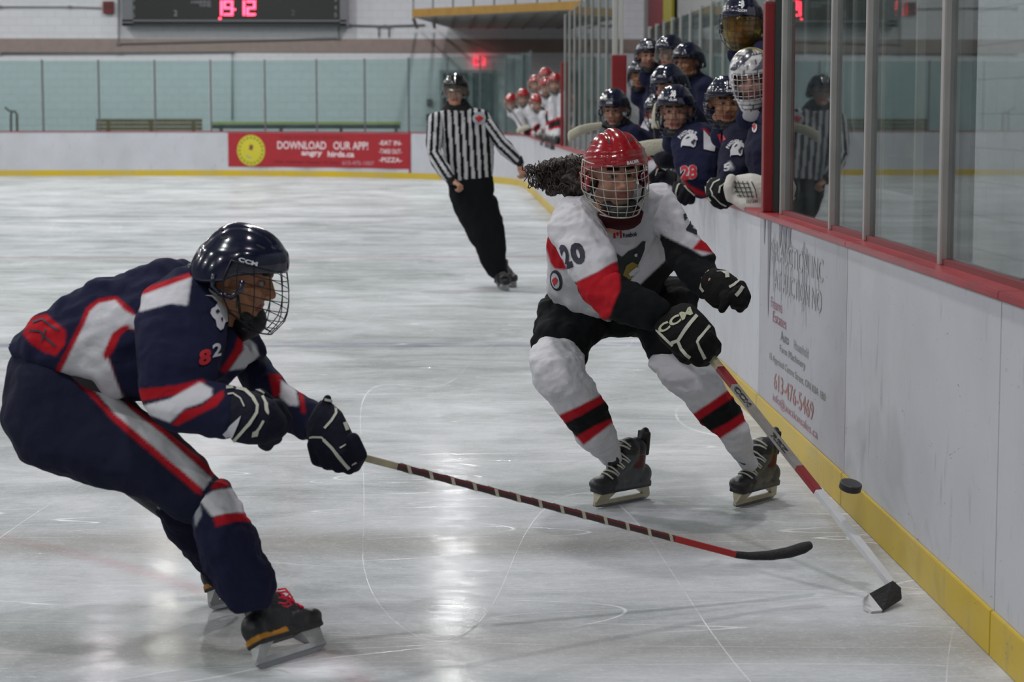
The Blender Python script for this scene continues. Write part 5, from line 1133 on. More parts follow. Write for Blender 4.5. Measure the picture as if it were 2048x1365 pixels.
for pts, w_ in (([(650, 800), (660, 802), (670, 812), (672, 828), (664, 842), (650, 858)], 5), ([(607, 879), (628, 875), (645, 876), (652, 884)], 4), ([(648, 880), (664, 896), (680, 916), (698, 938)], 6), ([(688, 846), (694, 862)], 7), ([(680, 898), (694, 888)], 3), ([(704, 930), (714, 924)], 3)): polyline_decal('trim', pts, w_, tg, TRIM, N_, 0.004)
P0, P1 = at(642, 893.5, 6.33), at(1468, 1109, 6.92); tt = lambda x: tpx(P0, P1, x)
SDk = mat('shaft_dark', '3A2428', 0.35, var=0.3, vscale=30); SRb = mat('shaft_bright_red', '9A1C22', 0.35)
def blade_n(e):
    Yb = 6.92
    me = limb_mesh('blade', [[(1466, 1102, 1468, 1117, Yb, .012), (1500, 1105, 1502, 1121, Yb + .02, .020), (1540, 1102, 1544, 1121, Yb + .05, .026), (1575, 1095, 1582, 1116, Yb + .08, .028), (1602, 1086, 1611, 1107, Yb + .1, .026), (1618, 1083, 1624, 1098, Yb + .11, .018)]], TAPEB, vox=0.004, smooth=3); o = child('blade', me, e, 'black taped curved blade')
st = stick('red and dark hockey stick with white spiral tape reaching across the ice', (P0, P1), [(0, tt(792), SBe), (tt(792), tt(1345), SDk), (tt(1345), 1, SRb)], blade_n, 0.028, 0.021)
d = (P1 - P0); dn = d.normalized(); xx = dn.cross(Vector((0, 0, 1))).normalized(); yy = xx.cross(dn).normalized()
# red faces along the shaft and the spiral of white tape
o = link('stripe', stick_mesh(P0 + d * tt(795) + yy * 0.006, P0 + d * tt(1345) + yy * 0.006, 0.030, 0.005), None, SRd); o.parent = st; o.location = -st.location
TH = 0.0155; TW = 0.012
for k in range(13):
    x = 806 + 43.6 * k; c = P0 + d * tt(x + 7); bm = bmesh.new(); vs_ = []
    for sx, sy, sh in ((-1, 1, -1), (1, 1, -0.3), (1, -1, 1), (-1, -1, 0.3)):
        for e_ in (-1, 1): vs_.append(bm.verts.new(c + xx * sx * TH + yy * sy * 0.0125 + dn * (sh * 0.012 + e_ * TW / 2)))
    for i_ in range(4):
        a_, b_ = 2 * i_, 2 * ((i_ + 1) % 4); bm.faces.new((vs_[a_], vs_[a_ + 1], vs_[b_ + 1], vs_[b_]))
    bm.faces.new([vs_[0], vs_[2], vs_[4], vs_[6]]); bm.faces.new([vs_[7], vs_[5], vs_[3], vs_[1]]); bmesh.ops.recalc_face_normals(bm, faces=bm.faces[:])
    me = finish(bm, 'tape_ring'); me.materials.append(TAPEW); child('tape_ring', me, st)

# ---------- referee
R0 = empty('person', onz(1008, 580), 'referee in black and white striped shirt and black helmet gliding on the ice', 'person')
def stripes_x(me, fn, black='0E0E12', white='B4B4B8'):
    co = vcoords(me); p = to_px(co); v = fn(p, co); cols = np.where((v > 0)[:, None], np.array(lin(white)[:3]), np.array(lin(black)[:3])); set_col(me, cols)
YR = 19.3
jt = limb_mesh('striped_shirt', [[(892, 214, 938, 214, YR, .08), (870, 226, 972, 222, YR, .11), (872, 245, 986, 245, YR, .13), (880, 280, 988, 280, YR, .135), (884, 320, 986, 316, YR, .135), (893, 358, 986, 344, YR, .13), (902, 378, 985, 358, YR, .12)]], vox=0.011, amp=0.008, scale=6)
stripes_x(jt, lambda p, co: np.sin((p[:, 0] - (p[:, 1] - 300) * 0.06 - 926) * 2 * PI / 13.6)); P_ = None
child('striped_shirt', jt, R0)
def seg_perp(p, pts):
    pts = np.array(pts, float); best = np.full(len(p), 1e9); out = np.zeros(len(p))
    for i in range(len(pts) - 1):
        a, b = pts[i], pts[i + 1]; d = b - a; L = np.linalg.norm(d); d = d / L; r = p - a; t = np.clip(r @ d, 0, L); q = r - t[:, None] * d; dist = np.linalg.norm(q, axis=1); s = r[:, 0] * d[1] - r[:, 1] * d[0]; k = dist < best; best[k] = dist[k]; out[k] = s[k]
    return out
for secs, ax in (([(856, 236, 888, 228, YR - .02, .07), (852, 262, 888, 262, YR - .05, .075), (852, 300, 884, 298, YR - .1, .07), (860, 326, 888, 312, YR - .16, .062), (878, 350, 902, 334, YR - .2, .055), (892, 364, 908, 350, YR - .22, .042)], [(872, 232), (868, 305), (900, 356)]),
                 ([(962, 222, 972, 266, YR - .02, .07), (988, 240, 984, 286, YR - .04, .07), (1006, 266, 998, 308, YR - .06, .062), (1024, 290, 1012, 318, YR - .08, .055), (1042, 314, 1030, 330, YR - .1, .042)], [(965, 240), (1000, 288), (1036, 322)])):
    me = limb_mesh('sleeve', [secs], vox=0.010, amp=0.006, scale=7); stripes_x(me, lambda p, co, ax=ax: np.cos(seg_perp(p, ax) * 2 * PI / 12.0)); child('sleeve', me, R0)
bm = bmesh.new(); add_limb(bm, [(888, 356, 910, 350, YR - .22, .05), (894, 368, 912, 360, YR - .22, .045)]); me = merge(bm, 'cuff', 0.008); me.materials.append(mat('cuff_black', '0E0E12', 0.8)); child('cuff', me, R0)
bm = bmesh.new(); add_limb(bm, [(1030, 326, 1044, 312, YR - .1, .045), (1036, 336, 1048, 324, YR - .1, .04)]); me = merge(bm, 'cuff', 0.008); me.materials.append(mat('cuff_black')); child('cuff', me, R0)
bm = bmesh.new(); add_limb(bm, [(890, 206, 938, 206, YR - .02, .09), (880, 222, 950, 220, YR, .11)]); me = merge(bm, 'collar', 0.008); me.materials.append(mat('cuff_black')); child('collar', me, R0)
tj = bvh(jt); decal('badge', [ellipse(958, 237, 13, 12.5)], tj, mat('badge_pale', '9A9AA0', 0.8), R0, 0.006, 8); decal('leaf', [[(958 + 8 * x, 238 + 7.5 * y) for x, y in LEAF]], tj, NUM_R, R0, 0.012, 8)
me = limb_mesh('trousers', [[(893, 366, 986, 352, YR, .13), (898, 395, 987, 388, YR, .14), (914, 435, 1002, 430, YR, .125), (938, 478, 1012, 472, YR - .02, .115), (955, 515, 1013, 508, YR, .10), (976, 551, 1014, 543, YR + .05, .085)], [(930, 400, 992, 395, YR + .1, .12), (945, 460, 1008, 455, YR + .3, .10), (965, 520, 1012, 515, YR + .4, .085), (982, 540, 1012, 535, YR + .45, .07)]], vox=0.011, amp=0.010, scale=6); paint(me, '0E1012'); child('trousers', me, R0)
SK3 = skate_parts('141416', '1E1E20', None, '707070', '8A8C90')
c = onz(1008, 581); d = Vector((0.30, -0.95, 0)).normalized() * 0.15; put_skate(R0, SK3, frame_from(c + d, c - d, (-0.25, 0, 1)) @ Matrix.Scale(1.05, 4))
c = onz(1018, 574) ; d = Vector((0.45, -0.85, 0)).normalized() * 0.15; put_skate(R0, SK3, frame_from(c + d, c - d, (-0.25, 0, 1)))
HM = hmat(at(911, 183, YR - .05), -0.10, 0.05, 0.0, 1.06)
head_gear(R0, HM, HEADS[0], ('round', BLKP), 'visor', None, brand=None, chin=False)
me = body_mesh([(at(914, 212, YR), at(925, 250, YR), .06, .12), (at(925, 250, YR), at(940, 370, YR), .13, .12), (at(872, 240, YR - .03), at(868, 305, YR - .1), .055, .045), (at(868, 305, YR - .1), at(900, 352, YR - .2), .04, .03), (at(968, 240, YR - .03), at(1000, 288, YR - .06), .055, .045), (at(1000, 288, YR - .06), at(1038, 324, YR - .1), .04, .03),
                (at(925, 380, YR), at(975, 470, YR), .08, .06), (at(975, 470, YR), at(1000, 560, YR), .055, .035), (at(960, 380, YR + .1), at(985, 470, YR + .25), .08, .06), (at(985, 470, YR + .25), at(1002, 545, YR + .4), .055, .035)], HEADS[0], HM, 0.014,
               [(HAND_F, Matrix.Translation(at(906, 362, YR - .22)) @ Matrix.Rotation(-2.2, 4, 'Z') @ Matrix.Rotation(-0.5, 4, 'X')), (HAND_F, Matrix.Translation(at(1040, 332, YR - .1)) @ Matrix.Rotation(-2.6, 4, 'Z') @ Matrix.Rotation(-1.0, 4, 'X'))])
child('body', me, R0)
wh = tag(link('whistle', None), 'small dark whistle held in the fingers of the referee', 'whistle'); wh.location = at(1056, 352, YR - .16)
bm = bmesh.new(); add_cap(bm, (0, 0, 0), (0.012, 0, 0), 0.011, 0.011, 10); add_box(bm, (-0.035, -0.008, -0.002), (0.0, 0.008, 0.010)); me = merge(bm, 'whistle_body', 0.003, 2); me.materials.append(mat('cuff_black')); link('chamber', me, wh)
# ---------- players on the bench
def generic(root, H, jersey_c, pants_c, lean, near_arm=None, side_c=None, vox=0.013, far_arm=True, head=0, skin='A97B66', HM=None, gloves=True):
    """body, jersey and trousers of somebody standing behind the boards and leaning on the rail; H = head centre"""
    zf = 0.16; neck = H + Vector((0.05, 0.02, -0.16)); chest = neck + Vector((0.12 + lean * 0.12, 0.02, -0.20)); pel = Vector((max(neck.x + 0.22 + lean * 0.25, 2.1), H.y + 0.05, max(0.95, min(1.08, H.z - 0.62))))
    sn = neck + Vector((0.07, -0.19, -0.06)); sf = neck + Vector((0.07, 0.19, -0.06)); RX = SX1 + 0.06
    en = Vector((min(max(sn.x - 0.02, RX), sn.x + 0.1), sn.y - 0.08, max(1.18, sn.z - 0.28))); wn = Vector((RX - 0.02, en.y - 0.18, 1.17)); ef = Vector((en.x, sf.y + 0.1, en.z)); wf_ = Vector((RX - 0.02, ef.y - 0.12, 1.17))
    caps = [(neck + Vector((0, 0, 0.06)), chest, .06, .12), (chest, pel, .12, .12), (sn, en, .05, .042), (en, wn, .04, .03), (sf, ef, .05, .042), (ef, wf_, .04, .03)]
    if not gloves: caps = caps[:2] + [(sf, ef, .05, .042)]
    for s in (-0.12, 0.12): kn = Vector((pel.x - 0.05, pel.y + s, 0.62)); ft = Vector((pel.x + 0.05, pel.y + s * 1.2, zf + 0.05)); caps += [(pel + Vector((0, s, -0.05)), kn, .08, .06), (kn, ft, .055, .04)]
    bm = bmesh.new(); add_cap(bm, H + Vector((0.01, 0.03, -0.19)), H + Vector((0.0, 0.03, -0.135)), .095, .078); add_cap(bm, neck + Vector((0.0, 0, -0.05)), neck + Vector((0.0, 0, 0.03)), .095, .075); add_cap(bm, neck + Vector((0.02, 0, -0.04)), chest, .115, .165); add_cap(bm, chest, pel + Vector((0, 0, 0.08)), .175, .17); add_cap(bm, sn, sf, .105, .105); add_cap(bm, sn, chest, .10, .14); add_cap(bm, sf, chest, .10, .14)
    for a, b, c in ((sn, en, wn), (sf, ef, wf_))[0 if gloves else 1:]: add_cap(bm, a, b, .098, .082); add_cap(bm, b, c, .078, .055)
    me = merge(bm, 'jersey', vox, 4); folds(me, 0.008, 7, H.x * 9)
    co = vcoords(me); cols = np.tile(np.array(lin(jersey_c)[:3]), (len(co), 1))
    def band(a, b, t0, t1, c, r=0.13):
        a_, b_ = np.array(a), np.array(b); d = b_ - a_; L = d @ d; t = ((co - a_) @ d) / L; dist = np.linalg.norm(co - a_ - t[:, None] * d, axis=1); k = (t > t0) & (t < t1) & (dist < r); cols[k] = lin(c)[:3]
    for a, b in ((en, wn), (ef, wf_)):
        if side_c: band(a, b, 0.10, 0.2, side_c[1]); band(a, b, 0.2, 0.5, side_c[0]); band(a, b, 0.5, 0.6, side_c[1])
    set_col(me, cols); me.materials.append(CLOTH); child('jersey', me, root); jm = me
    bm = bmesh.new()
    for s in (-0.12, 0.12): kn = Vector((pel.x - 0.05, pel.y + s, 0.62)); ft = Vector((pel.x + 0.05, pel.y + s * 1.2, zf + 0.06)); add_cap(bm, pel + Vector((0, s * 0.6, 0)), kn, .14, .10); add_cap(bm, kn, ft, .085, .06)
    me = merge(bm, 'pants', 0.02, 4); me.materials.append(mat('pants_' + pants_c, pants_c, 0.9)); child('pants', me, root)
    bodyc = body_mesh(caps, HEADS[head], HM, 0.02, skin=skin); child('body', bodyc, root)
    for w_, e_ in (((wn, en), (wf_, ef)) if gloves else ()):
        d = (w_ - e_).normalized(); bm = bmesh.new(); add_cap(bm, w_ - d * 0.03, w_ + d * 0.03, .062, .060); add_cap(bm, w_ + d * 0.03, w_ + d * 0.09, .058, .045)
        for q in range(4): s_ = d.cross(Vector((0, 0, 1))).normalized() * (q - 1.5) * 0.026; add_cap(bm, w_ + d * 0.09 + s_ + Vector((0, 0, .012)), w_ + d * 0.145 + s_ + Vector((0, 0, -0.02)), .018, .015, 8)
        add_cap(bm, w_ + d * 0.05 + d.cross(Vector((0, 0, 1))) * 0.05, w_ + d * 0.12 + d.cross(Vector((0, 0, 1))) * 0.06, .018, .015, 8)
        g = merge(bm, 'glove', 0.009, 2); g.materials.append(mat('glove_black', '101116', 0.6, bump=0.3)); child('glove', g, root)
        bm = bmesh.new(); n = d.orthogonal().normalized(); m_ = d.cross(n); add_tube(bm, [w_ - d * 0.025 + (n * math.cos(2 * PI * q / 16) + m_ * math.sin(2 * PI * q / 16)) * 0.066 for q in range(17)], 0.006, 5, False); me = finish(bm, 'trim', True); me.materials.append(TRIM); child('trim', me, root)
    return jm
BN = [  # px, py, distance, yaw, pitch, roll, scale, head, face, number, lean, label
 (1229, 218, 16.2, -0.35, 0.25, 0.0, 1.04, 0, 'cage', None, 0.9, 'dark helmeted player leaning far out over the boards, leftmost on the near bench'),
 (1296, 112, 19.2, 0.05, 0.05, 0.0, 1.04, 1, 'cage', '22', 0.0, 'standing bench player whose dark helmet reads 22'),
 (1279, 152, 20.3, -0.2, 0.1, 0.0, 1.0, 2, 'cage', None, 0.3, 'bench player peering out from behind the player with helmet 22'),
 (1342, 106, 18.3, -1.1, 0.1, 0.0, 1.04, 0, 'visor', None, 0.0, 'bench player in dark helmet with clear visor turned to the left'),
 (1378, 124, 16.9, -0.9, 0.1, 0.0, 1.04, 2, 'cage', None, 0.0, 'bench player turned left, tall dark helmet in front of a white post'),
 (1340, 172, 15.2, -1.0, 0.25, 0.0, 1.05, 1, 'cage', '8', 0.3, 'bench player with helmet number 8 looking down to the left'),
 (1318, 222, 17.7, -0.7, 0.2, 0.0, 0.98, 2, 'cage', '13', 0.5, 'bench player half hidden behind an upright white stick blade'),
]
for px, py, Y, yaw, pit, rol, sc, hd, face, num, lean, lb in BN:
    H = at(px, py, Y); root = empty('person', (max(H.x + 0.2, 2.1), Y, 0.16), lb, 'person', 'players in dark jerseys on the near bench'); HM = hmat(H, yaw, pit, rol, sc)
    generic(root, H, NAVY, '14162A', lean, side_c=('A8A8AE', REDC), head=hd, HM=HM)
    head_gear(root, HM, HEADS[hd], ('round', NAVYP), face, WIREB, num=num)
# the three nearest, with their sleeves and gloves set where they rest on the rail
def near_player(px, py, Y, yaw, pit, sc, hd, num, lean, lb, gear=True, face='cage'):
    H = at(px, py, Y); root = empty('person', (max(H.x + 0.2, 2.1), Y, 0.16), lb, 'person', 'players in dark jerseys on the near bench'); HM = hmat(H, yaw, pit, 0.0, sc)
    jm = generic(root, H, NAVY, '14162A', lean, head=hd, HM=HM, gloves=False)
    if gear: head_gear(root, HM, HEADS[hd], ('round', NAVYP), face, WIREB, num=num)
    return root, HM, jm
r28, _, j28 = near_player(1352, 222, 13.5, -0.25, 0.12, 1.10, 0, '28', 0.4, 'bench player leaning on the rail with red 28 on the sleeve')
me = limb_mesh('sleeve', [[(1348, 262, 1432, 256, 13.45, .12), (1344, 292, 1446, 290, 13.35, .14), (1348, 322, 1448, 330, 13.28, .13), (1356, 352, 1436, 362, 13.22, .11), (1372, 378, 1424, 388, 13.2, .085)]], vox=0.010, amp=0.008)
paint(me, NAVY, [(REDC, [(1362, 352), (1380, 372), (1410, 386), (1412, 394), (1376, 384), (1356, 362)]), (REDC, [(1402, 258), (1412, 258), (1440, 292), (1434, 296)])]); child('sleeve', me, r28); t28 = bvh([me, j28])
decal('side_panel', [[(1406, 262), (1430, 288), (1428, 304), (1407, 300)]], t28, NUM_W, r28, 0.008, 8)
text_decal('number', '28', [(1361, 333), (1394, 330), (1394, 359), (1362, 360)], t28, NUM_W, r28, 0.09, 0.006, 6); text_decal('number', '28', [(1363, 334), (1393, 331), (1393, 358), (1364, 359)], t28, NUM_R, r28, 0.03, 0.010, 6)
def panther(quad, tgt, root, word=True, off=0.008):
    decal('crest', [qmap([(0.02, 0.95), (0.06, 0.55), (0.2, 0.32), (0.42, 0.16), (0.7, 0.14), (0.93, 0.3), (0.98, 0.5), (0.9, 0.6), (0.86, 0.9), (0.74, 1.0), (0.55, 0.9), (0.48, 0.7), (0.3, 0.55), (0.2, 0.62), (0.1, 0.85)], quad)], tgt, NUM_W, root, off, 6)
    decal('crest_detail', [qmap([(0.62, 0.62), (0.78, 0.48), (0.92, 0.58), (0.8, 0.66), (0.76, 0.88), (0.64, 0.8)], quad), qmap([(0.3, 0.45), (0.45, 0.32), (0.6, 0.34), (0.45, 0.42)], quad)], tgt, NUM_N, root, off + 0.004, 6)
    if word:
        q = np.array(quad, float); c = q.mean(0); w_ = np.linalg.norm(q[1] - q[0]); tilt = math.atan2(q[1][1] - q[0][1], q[1][0] - q[0][0])
        arc_text('crest_lettering', 'PANTHERS', c[0], c[1] + w_ * 0.18, w_ * 0.66, -0.95 + tilt, 0.6 + tilt, w_ * 0.24, w_ * 0.15, tgt, NUM_W, root, 0.05)
panther([(1362, 266), (1396, 264), (1396, 296), (1362, 298)], t28, r28)
g, _ = glove('glove', [(1350, 362, 1354, 402, 13.1, .05), (1366, 368, 1366, 408, 13.05, .06), (1384, 380, 1382, 410, 13.05, .05)], [[(1354, 380, 13.05, .022), (1346, 396, 13.05, .02), (1352, 404, 13.1, .018)], [(1366, 386, 13.0, .022), (1358, 402, 13.0, .02)], [(1376, 392, 13.0, .022), (1370, 406, 13.0, .02)]], '101118', r28, 0.008)
tg = bvh(g)
for pts, w_ in (([(1364, 362), (1356, 372), (1351, 386), (1352, 400)], 3), ([(1364, 366), (1374, 380), (1388, 392)], 3)): polyline_decal('trim', pts, w_, tg, TRIM, r28, 0.005)
g, _ = glove('glove', [(1318, 336, 1312, 358, 13.6, .05), (1334, 338, 1328, 366, 13.6, .06), (1352, 344, 1346, 374, 13.5, .055)], [[(1316, 340, 13.55, .022), (1302, 352, 13.5, .02), (1306, 362, 13.5, .018)], [(1322, 350, 13.5, .022), (1312, 364, 13.5, .018)]], '101118', r28, 0.008)
polyline_decal('trim', [(1310, 352), (1314, 340), (1322, 336), (1332, 342)], 2.5, bvh(g), TRIM, r28, 0.005)
me = limb_mesh('sleeve', [[(1312, 306, 1322, 338, 13.75, .07), (1350, 298, 1356, 340, 13.7, .085), (1400, 300, 1404, 344, 13.62, .09)]], vox=0.010, amp=0.006); paint(me, '14151F'); child('sleeve', me, r28)
r15, _, j15 = near_player(1451, 206, 12.7, 0.05, 0.10, 1.08, 2, '15', 0.35, 'bench player with dark face cage and 15 on the helmet beside the goalkeeper')
me = limb_mesh('sleeve', [[(1446, 262, 1506, 250, 12.55, .10), (1440, 292, 1512, 290, 12.45, .12), (1436, 326, 1505, 330, 12.35, .11), (1432, 352, 1480, 372, 12.28, .085), (1430, 365, 1462, 396, 12.22, .07)]], vox=0.010, amp=0.008); paint(me, '181A2C', [('A8A8AE', [(1448, 332), (1460, 322), (1468, 338), (1458, 342)])]); child('sleeve', me, r15); t15 = bvh([me, j15])
panther([(1459, 284), (1488, 278), (1488, 312), (1460, 318)], t15, r15); text_decal('number', '5', [(1448, 330), (1460, 326), (1460, 342), (1449, 344)], t15, NUM_W, r15, 0.03, 0.006, 6)
decal('neck_patch', [[(1436, 270), (1446, 266), (1453, 280), (1442, 288)]], t15, NUM_R, r15, 0.006, 6)
g, _ = glove('glove', [(1428, 354, 1412, 392, 12.15, .06), (1442, 356, 1426, 410, 12.1, .07), (1458, 362, 1446, 416, 12.1, .065), (1468, 372, 1462, 412, 12.1, .05)], [[(1420, 392, 12.05, .022), (1430, 408, 12.05, .02), (1442, 414, 12.1, .018)], [(1440, 400, 12.05, .022), (1452, 412, 12.1, .02)]], '101116', r15, 0.008)
tg = bvh(g)
for pts, w_ in (([(1434, 354), (1420, 358), (1412, 372), (1412, 388), (1422, 402)], 3), ([(1440, 360), (1428, 366), (1422, 378), (1424, 392), (1440, 406), (1452, 412)], 2.5), ([(1450, 366), (1440, 374), (1438, 386)], 2.5)): polyline_decal('trim', pts, w_, tg, TRIM, r15, 0.005)
# goalkeeper in a painted mask
Hg = at(1503, 158, 12.05); rg = empty('person', (max(Hg.x + 0.2, 2.1), 12.05, 0.16), 'goalkeeper in a silver brick patterned mask leaning on the rail by the red post', 'person', 'players in dark jerseys on the near bench')
HG = hmat(Hg, -0.25, 0.18, -0.06, 1.12); jg = generic(rg, Hg, NAVY, '14162A', 0.3, head=1, HM=HG, gloves=False)
def mask_mesh():
    bm = bmesh.new(); NA, NV = 72, 56; grid = []
    for j in range(NV + 1):
        v = j / NV; z = 0.158 - 0.313 * v; row = []
        t = (z - 0.02) / 0.138
        for i in range(NA):
            a = 2 * PI * i / NA
            if z > 0.02: s = math.sqrt(max(0.004, 1 - t ** 2.2)); A, B, oy = 0.112 * s, 0.138 * s, -0.004
            else:
                q = (0.02 - z) / 0.175; A = 0.112 - 0.050 * q ** 1.4; Bf = 0.138 + 0.012 * math.sin(q * PI) - 0.03 * q * q; Bb = 0.138 - 0.11 * min(1, q * 1.6); B = Bf if math.cos(a) > 0 else Bb; oy = -0.004
            row.append(bm.verts.new((A * math.sin(a), oy + B * math.cos(a), z)))
        grid.append(row)
    bm.faces.new(grid[0][::-1])
    for j in range(NV):
        for i in range(NA):
            q = (grid[j][i], grid[j + 1][i], grid[j + 1][(i + 1) % NA], grid[j][(i + 1) % NA]); c = sum((v.co for v in q), Vector()) / 4
            if c.y > 0.04 and -0.080 < c.z < 0.045 and abs(c.x) < 0.078: continue
            if c.y < -0.02 and c.z < -0.05: continue
            f = bm.faces.new(q); f.smooth = True
    loose = [v for v in bm.verts if not v.link_faces]; bmesh.ops.delete(bm, geom=loose, context='VERTS')
    bmesh.ops.recalc_face_normals(bm, faces=bm.faces[:]); bmesh.ops.solidify(bm, geom=bm.faces[:], thickness=0.005); me = finish(bm, 'goalie_mask', True)
    co = vcoords(me); x, y, z = co.T; az = np.arctan2(x, y); row = np.floor((z + 0.2) / 0.022); u = az / 0.26 + 0.5 * (row % 2); fu = u - np.floor(u); fz = (z + 0.2) / 0.022 - row
    rr = np.sin(row * 12.9 + np.floor(u) * 78.2) * 43758.5; rr = rr - np.floor(rr); cols = np.stack([0.32 + 0.3 * rr] * 3, 1); cols[(fu < 0.10) | (fz < 0.16)] = (0.03, 0.03, 0.04); k = (z > 0.06) & (np.sin(az * 5 + z * 60) > 0.35); cols[k] = (0.03, 0.03, 0.05); k = (z > 0.11) & (y < 0.03); cols[k] = (0.25, 0.2, 0.06)
    k = (z > -0.10) & (z < -0.055) & (y > 0.05); cols[k] = np.maximum(cols[k], 0.45); set_col(me, cols); me.materials.append(mat('mask_paint', attr=True, rough=0.25, coat=0.7)); return me
o = bpy.data.objects.new('goalie_mask', mask_mesh()); C.objects.link(o); o.parent = rg; o.matrix_local = Matrix.Translation(-Vector(rg.location)) @ HG; gm = o
bm = bmesh.new()
for z in (0.045, 0.02, -0.008, -0.036, -0.062, -0.082): add_tube(bm, [((0.084) * math.sin(-1.0 + 2.0 * k / 12) * 1.2, 0.02 + 0.135 * math.cos(-1.0 + 2.0 * k / 12), z) for k in range(13)], 0.0024, 5)
for k in range(7): a = -0.85 + 1.7 * k / 6; add_tube(bm, [(0.10 * math.sin(a), 0.022 + 0.135 * math.cos(a), z) for z in (0.055, 0.0, -0.05, -0.088)], 0.0024, 5)
me = finish(bm, 'face_cage', True); me.materials.append(mat('cage_steel', 'A5A5A8', 0.3, 0.8)); o = bpy.data.objects.new('face_cage', me); C.objects.link(o); o.parent = gm
bm = bmesh.new(); add_ell(bm, (0, 0.10, -0.165), (0.05, 0.012, 0.035)); me = merge(bm, 'throat_guard', 0.006); me.materials.append(mat('throat_silver', '9A9AA0', 0.4)); o = bpy.data.objects.new('throat_guard', me); C.objects.link(o); o.parent = gm
me = limb_mesh('sleeve', [[(1494, 262, 1545, 250, 11.95, .12), (1490, 300, 1550, 295, 11.85, .13), (1494, 335, 1550, 335, 11.8, .11), (1500, 358, 1545, 362, 11.75, .09)]], vox=0.010, amp=0.008); paint(me, '17192C'); child('sleeve', me, rg); t_ = bvh([me, jg])
decal('badge', [ellipse(1510, 256, 5, 10)], t_, NUM_W, rg, 0.006, 5); decal('leaf', [[(1510 + 3.2 * x, 256 + 6.5 * y) for x, y in LEAF]], t_, NUM_R, rg, 0.01, 5)
g, _ = glove('catching_glove', [(1456, 362, 1460, 402, 11.85, .05), (1474, 350, 1478, 414, 11.78, .075), (1500, 346, 1505, 420, 11.72, .085), (1530, 350, 1532, 422, 11.7, .07)], [[(1462, 358, 11.75, .03), (1456, 376, 11.72, .028), (1460, 396, 11.72, .026)], [(1468, 398, 11.72, .028), (1490, 412, 11.68, .03), (1520, 418, 11.66, .03)]], 'B4B2AC', rg, 0.009, 'white goalkeeper catching glove')
tg = bvh(g)
for a in range(5): polyline_decal('webbing', [(1468 + a * 9, 362 + a * 0.5), (1474 + a * 9, 378), (1482 + a * 8, 396)], 1.8, tg, mat('lace_dark', '3A3C34', 0.8), rg, 0.006)
for a in range(4): polyline_decal('webbing', [(1466 + a * 2.5, 366 + a * 9), (1500 + a * 3, 368 + a * 8)], 1.8, tg, mat('lace_dark'), rg, 0.007)
text_decal('lettering', 'VAUGHN', [(1492, 400), (1515, 398), (1515, 406), (1492, 409)], tg, mat('lace_dark'), rg, 0.02, 0.006, 5)
# tall player standing behind the goalkeeper
rt, HT, jt_ = near_player(1484, 46, 13.1, -0.12, 0.15, 1.16, 0, None, 1.6, 'tall standing bench player with yellow light on the face coloured into the shield', gear=False)
h = head_gear(rt, HT, HEADS[0], ('round', NAVYP), 'cage', WIREB, num='8'); o = bpy.data.objects.new('visor', VISF.copy()); o.data.materials.clear(); o.data.materials.append(VISOR_YLIGHT); C.objects.link(o); o.parent = h; o.matrix_local = Matrix.Scale(0.97, 4); o['label'] = 'face shield coloured with the yellow light on the face'  # yellow light on the face is put into the shield colour
tt_ = bvh(jt_)
decal('side_panel', [[(1428, 150), (1445, 136), (1452, 148), (1436, 164)]], tt_, NUM_W, rt, 0.008, 8)
# white-taped sticks held up along the bench
def bench_stick(lb, blade, shaft):
    P0 = at(*shaft[0]); P1 = at(*shaft[1]); e = empty('hockey_stick', P0, lb, 'hockey stick', 'sticks held along the near bench'); o = link('shaft', stick_mesh(P0, P1, 0.030, 0.020), e, mat('shaft_black', '1A1A1E', 0.4)); o.location = -e.location
    me = limb_mesh('blade', [blade], TAPEW, vox=0.006, smooth=3); child('blade', me, e, 'white taped blade')
bench_stick('white taped stick blade pointing left beyond the red helmet', [(1137, 262, 1139, 286, 14.9, .02), (1158, 251, 1156, 274, 14.92, .02), (1180, 246, 1176, 265, 14.96, .018), (1204, 244, 1202, 258, 15.0, .014)], ((1200, 250, 15.0), (1330, 330, 15.3)))
bench_stick('white taped stick blade lying level right of the red helmet', [(1272, 284, 1276, 314, 14.0, .02), (1300, 279, 1302, 312, 14.0, .02), (1326, 277, 1326, 308, 14.0, .018), (1344, 279, 1344, 300, 14.0, .014)], ((1342, 288, 14.0), (1440, 300, 14.3)))
bench_stick('white taped stick blade held upright among the bench players', [(1308, 208, 1330, 205, 14.3, .02), (1303, 232, 1326, 230, 14.3, .02), (1302, 256, 1322, 256, 14.3, .018)], ((1310, 252, 14.3), (1330, 420, 14.2)))
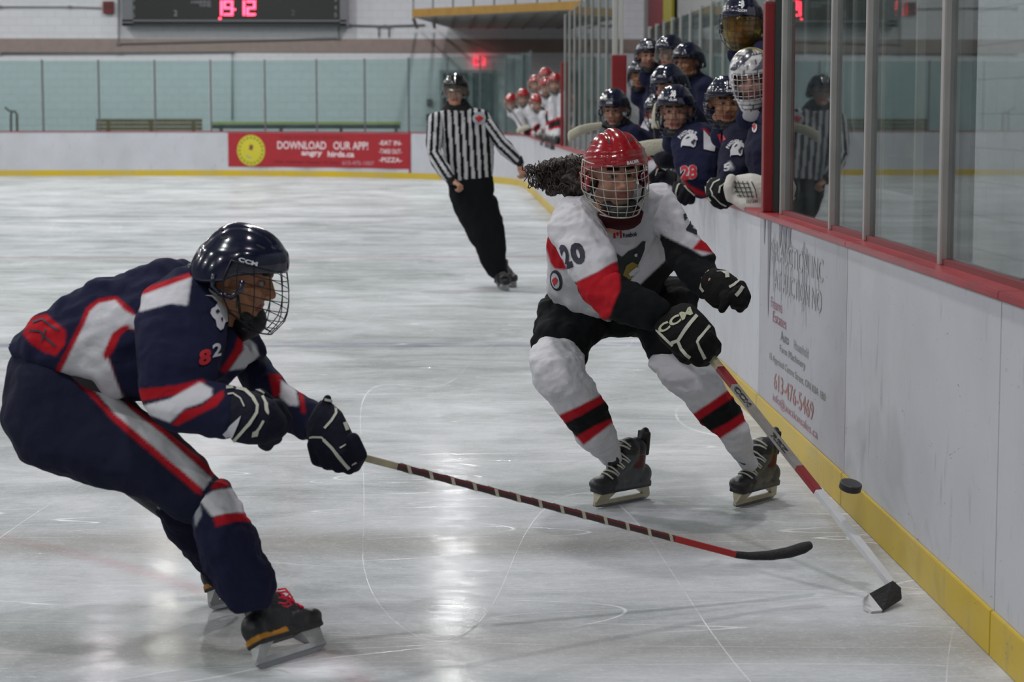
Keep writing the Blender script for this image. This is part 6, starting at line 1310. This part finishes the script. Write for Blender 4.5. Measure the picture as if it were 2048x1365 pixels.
# ---------- visitors' bench: red helmets, white jerseys
VB = [(1023, 205, 39.5, -0.3, 0.3, 'red helmeted player in white, leftmost on the far bench', 0.9), (1047, 196, 38.0, -0.1, 0.2, 'red helmeted player in white, second from the left on the far bench', 0.8),
      (1071, 170, 37.0, 0.0, 0.0, 'red helmeted player in white standing behind the leftmost pair on the far bench', 0.3), (1074, 206, 36.0, 0.1, 0.3, 'red helmeted player in white bending low at the middle of the far bench', 0.8),
      (1091, 156, 35.2, 0.2, 0.0, 'tallest red helmeted player in white on the far bench', 0.1), (1093, 176, 34.0, -0.2, 0.1, 'red helmeted player in white in front of the tallest on the far bench', 0.5), (1112, 168, 33.0, -0.3, 0.1, 'red helmeted player in white partly behind the thin red posts', 0.1)]
for px, py, Y, yaw, pit, lb, lean in VB:
    H = at(px, py, Y); root = empty('person', (max(H.x + 0.2, 2.1), Y, 0.16), lb, 'person', 'players in white jerseys on the far bench'); HM = hmat(H, yaw, pit, 0, 1.14)
    generic(root, H, WHT, '121214', lean, side_c=('16161A', REDC), vox=0.016, head=1, HM=HM); head_gear(root, HM, HEADS[1], ('round', REDP), 'cage', WIREW, brand=None)

P0 = at(1010, 268, 37.0); P1 = at(1085, 262, 36.0); e = empty('hockey_stick', P0, 'white taped stick held across the boards in front of the red helmets', 'hockey stick'); o = link('shaft', stick_mesh(at(1046, 256, 36.5), at(1020, 215, 38.5), 0.03, 0.02), e, mat('shaft_black')); o.location = -e.location
me = limb_mesh('blade', [[(1034, 258, 1036, 268, 36.4, .03), (1044, 252, 1048, 262, 36.4, .03), (1056, 250, 1060, 258, 36.4, .03)]], TAPEW, vox=0.012, smooth=2); child('blade', me, e, 'white taped blade')
for x0, x1 in ((1066, 1118),):
    e = tag(box('wall_stripe', (onx(x0, 143, RW - 0.06).x - 0.02, onx(x1, 143, RW - 0.06).y, 2.35), (RW - 0.003, onx(x0, 143, RW - 0.06).y, 2.43), mat('lime_edge')), 'thin yellow stripe on the wall behind the far bench', 'stripe')
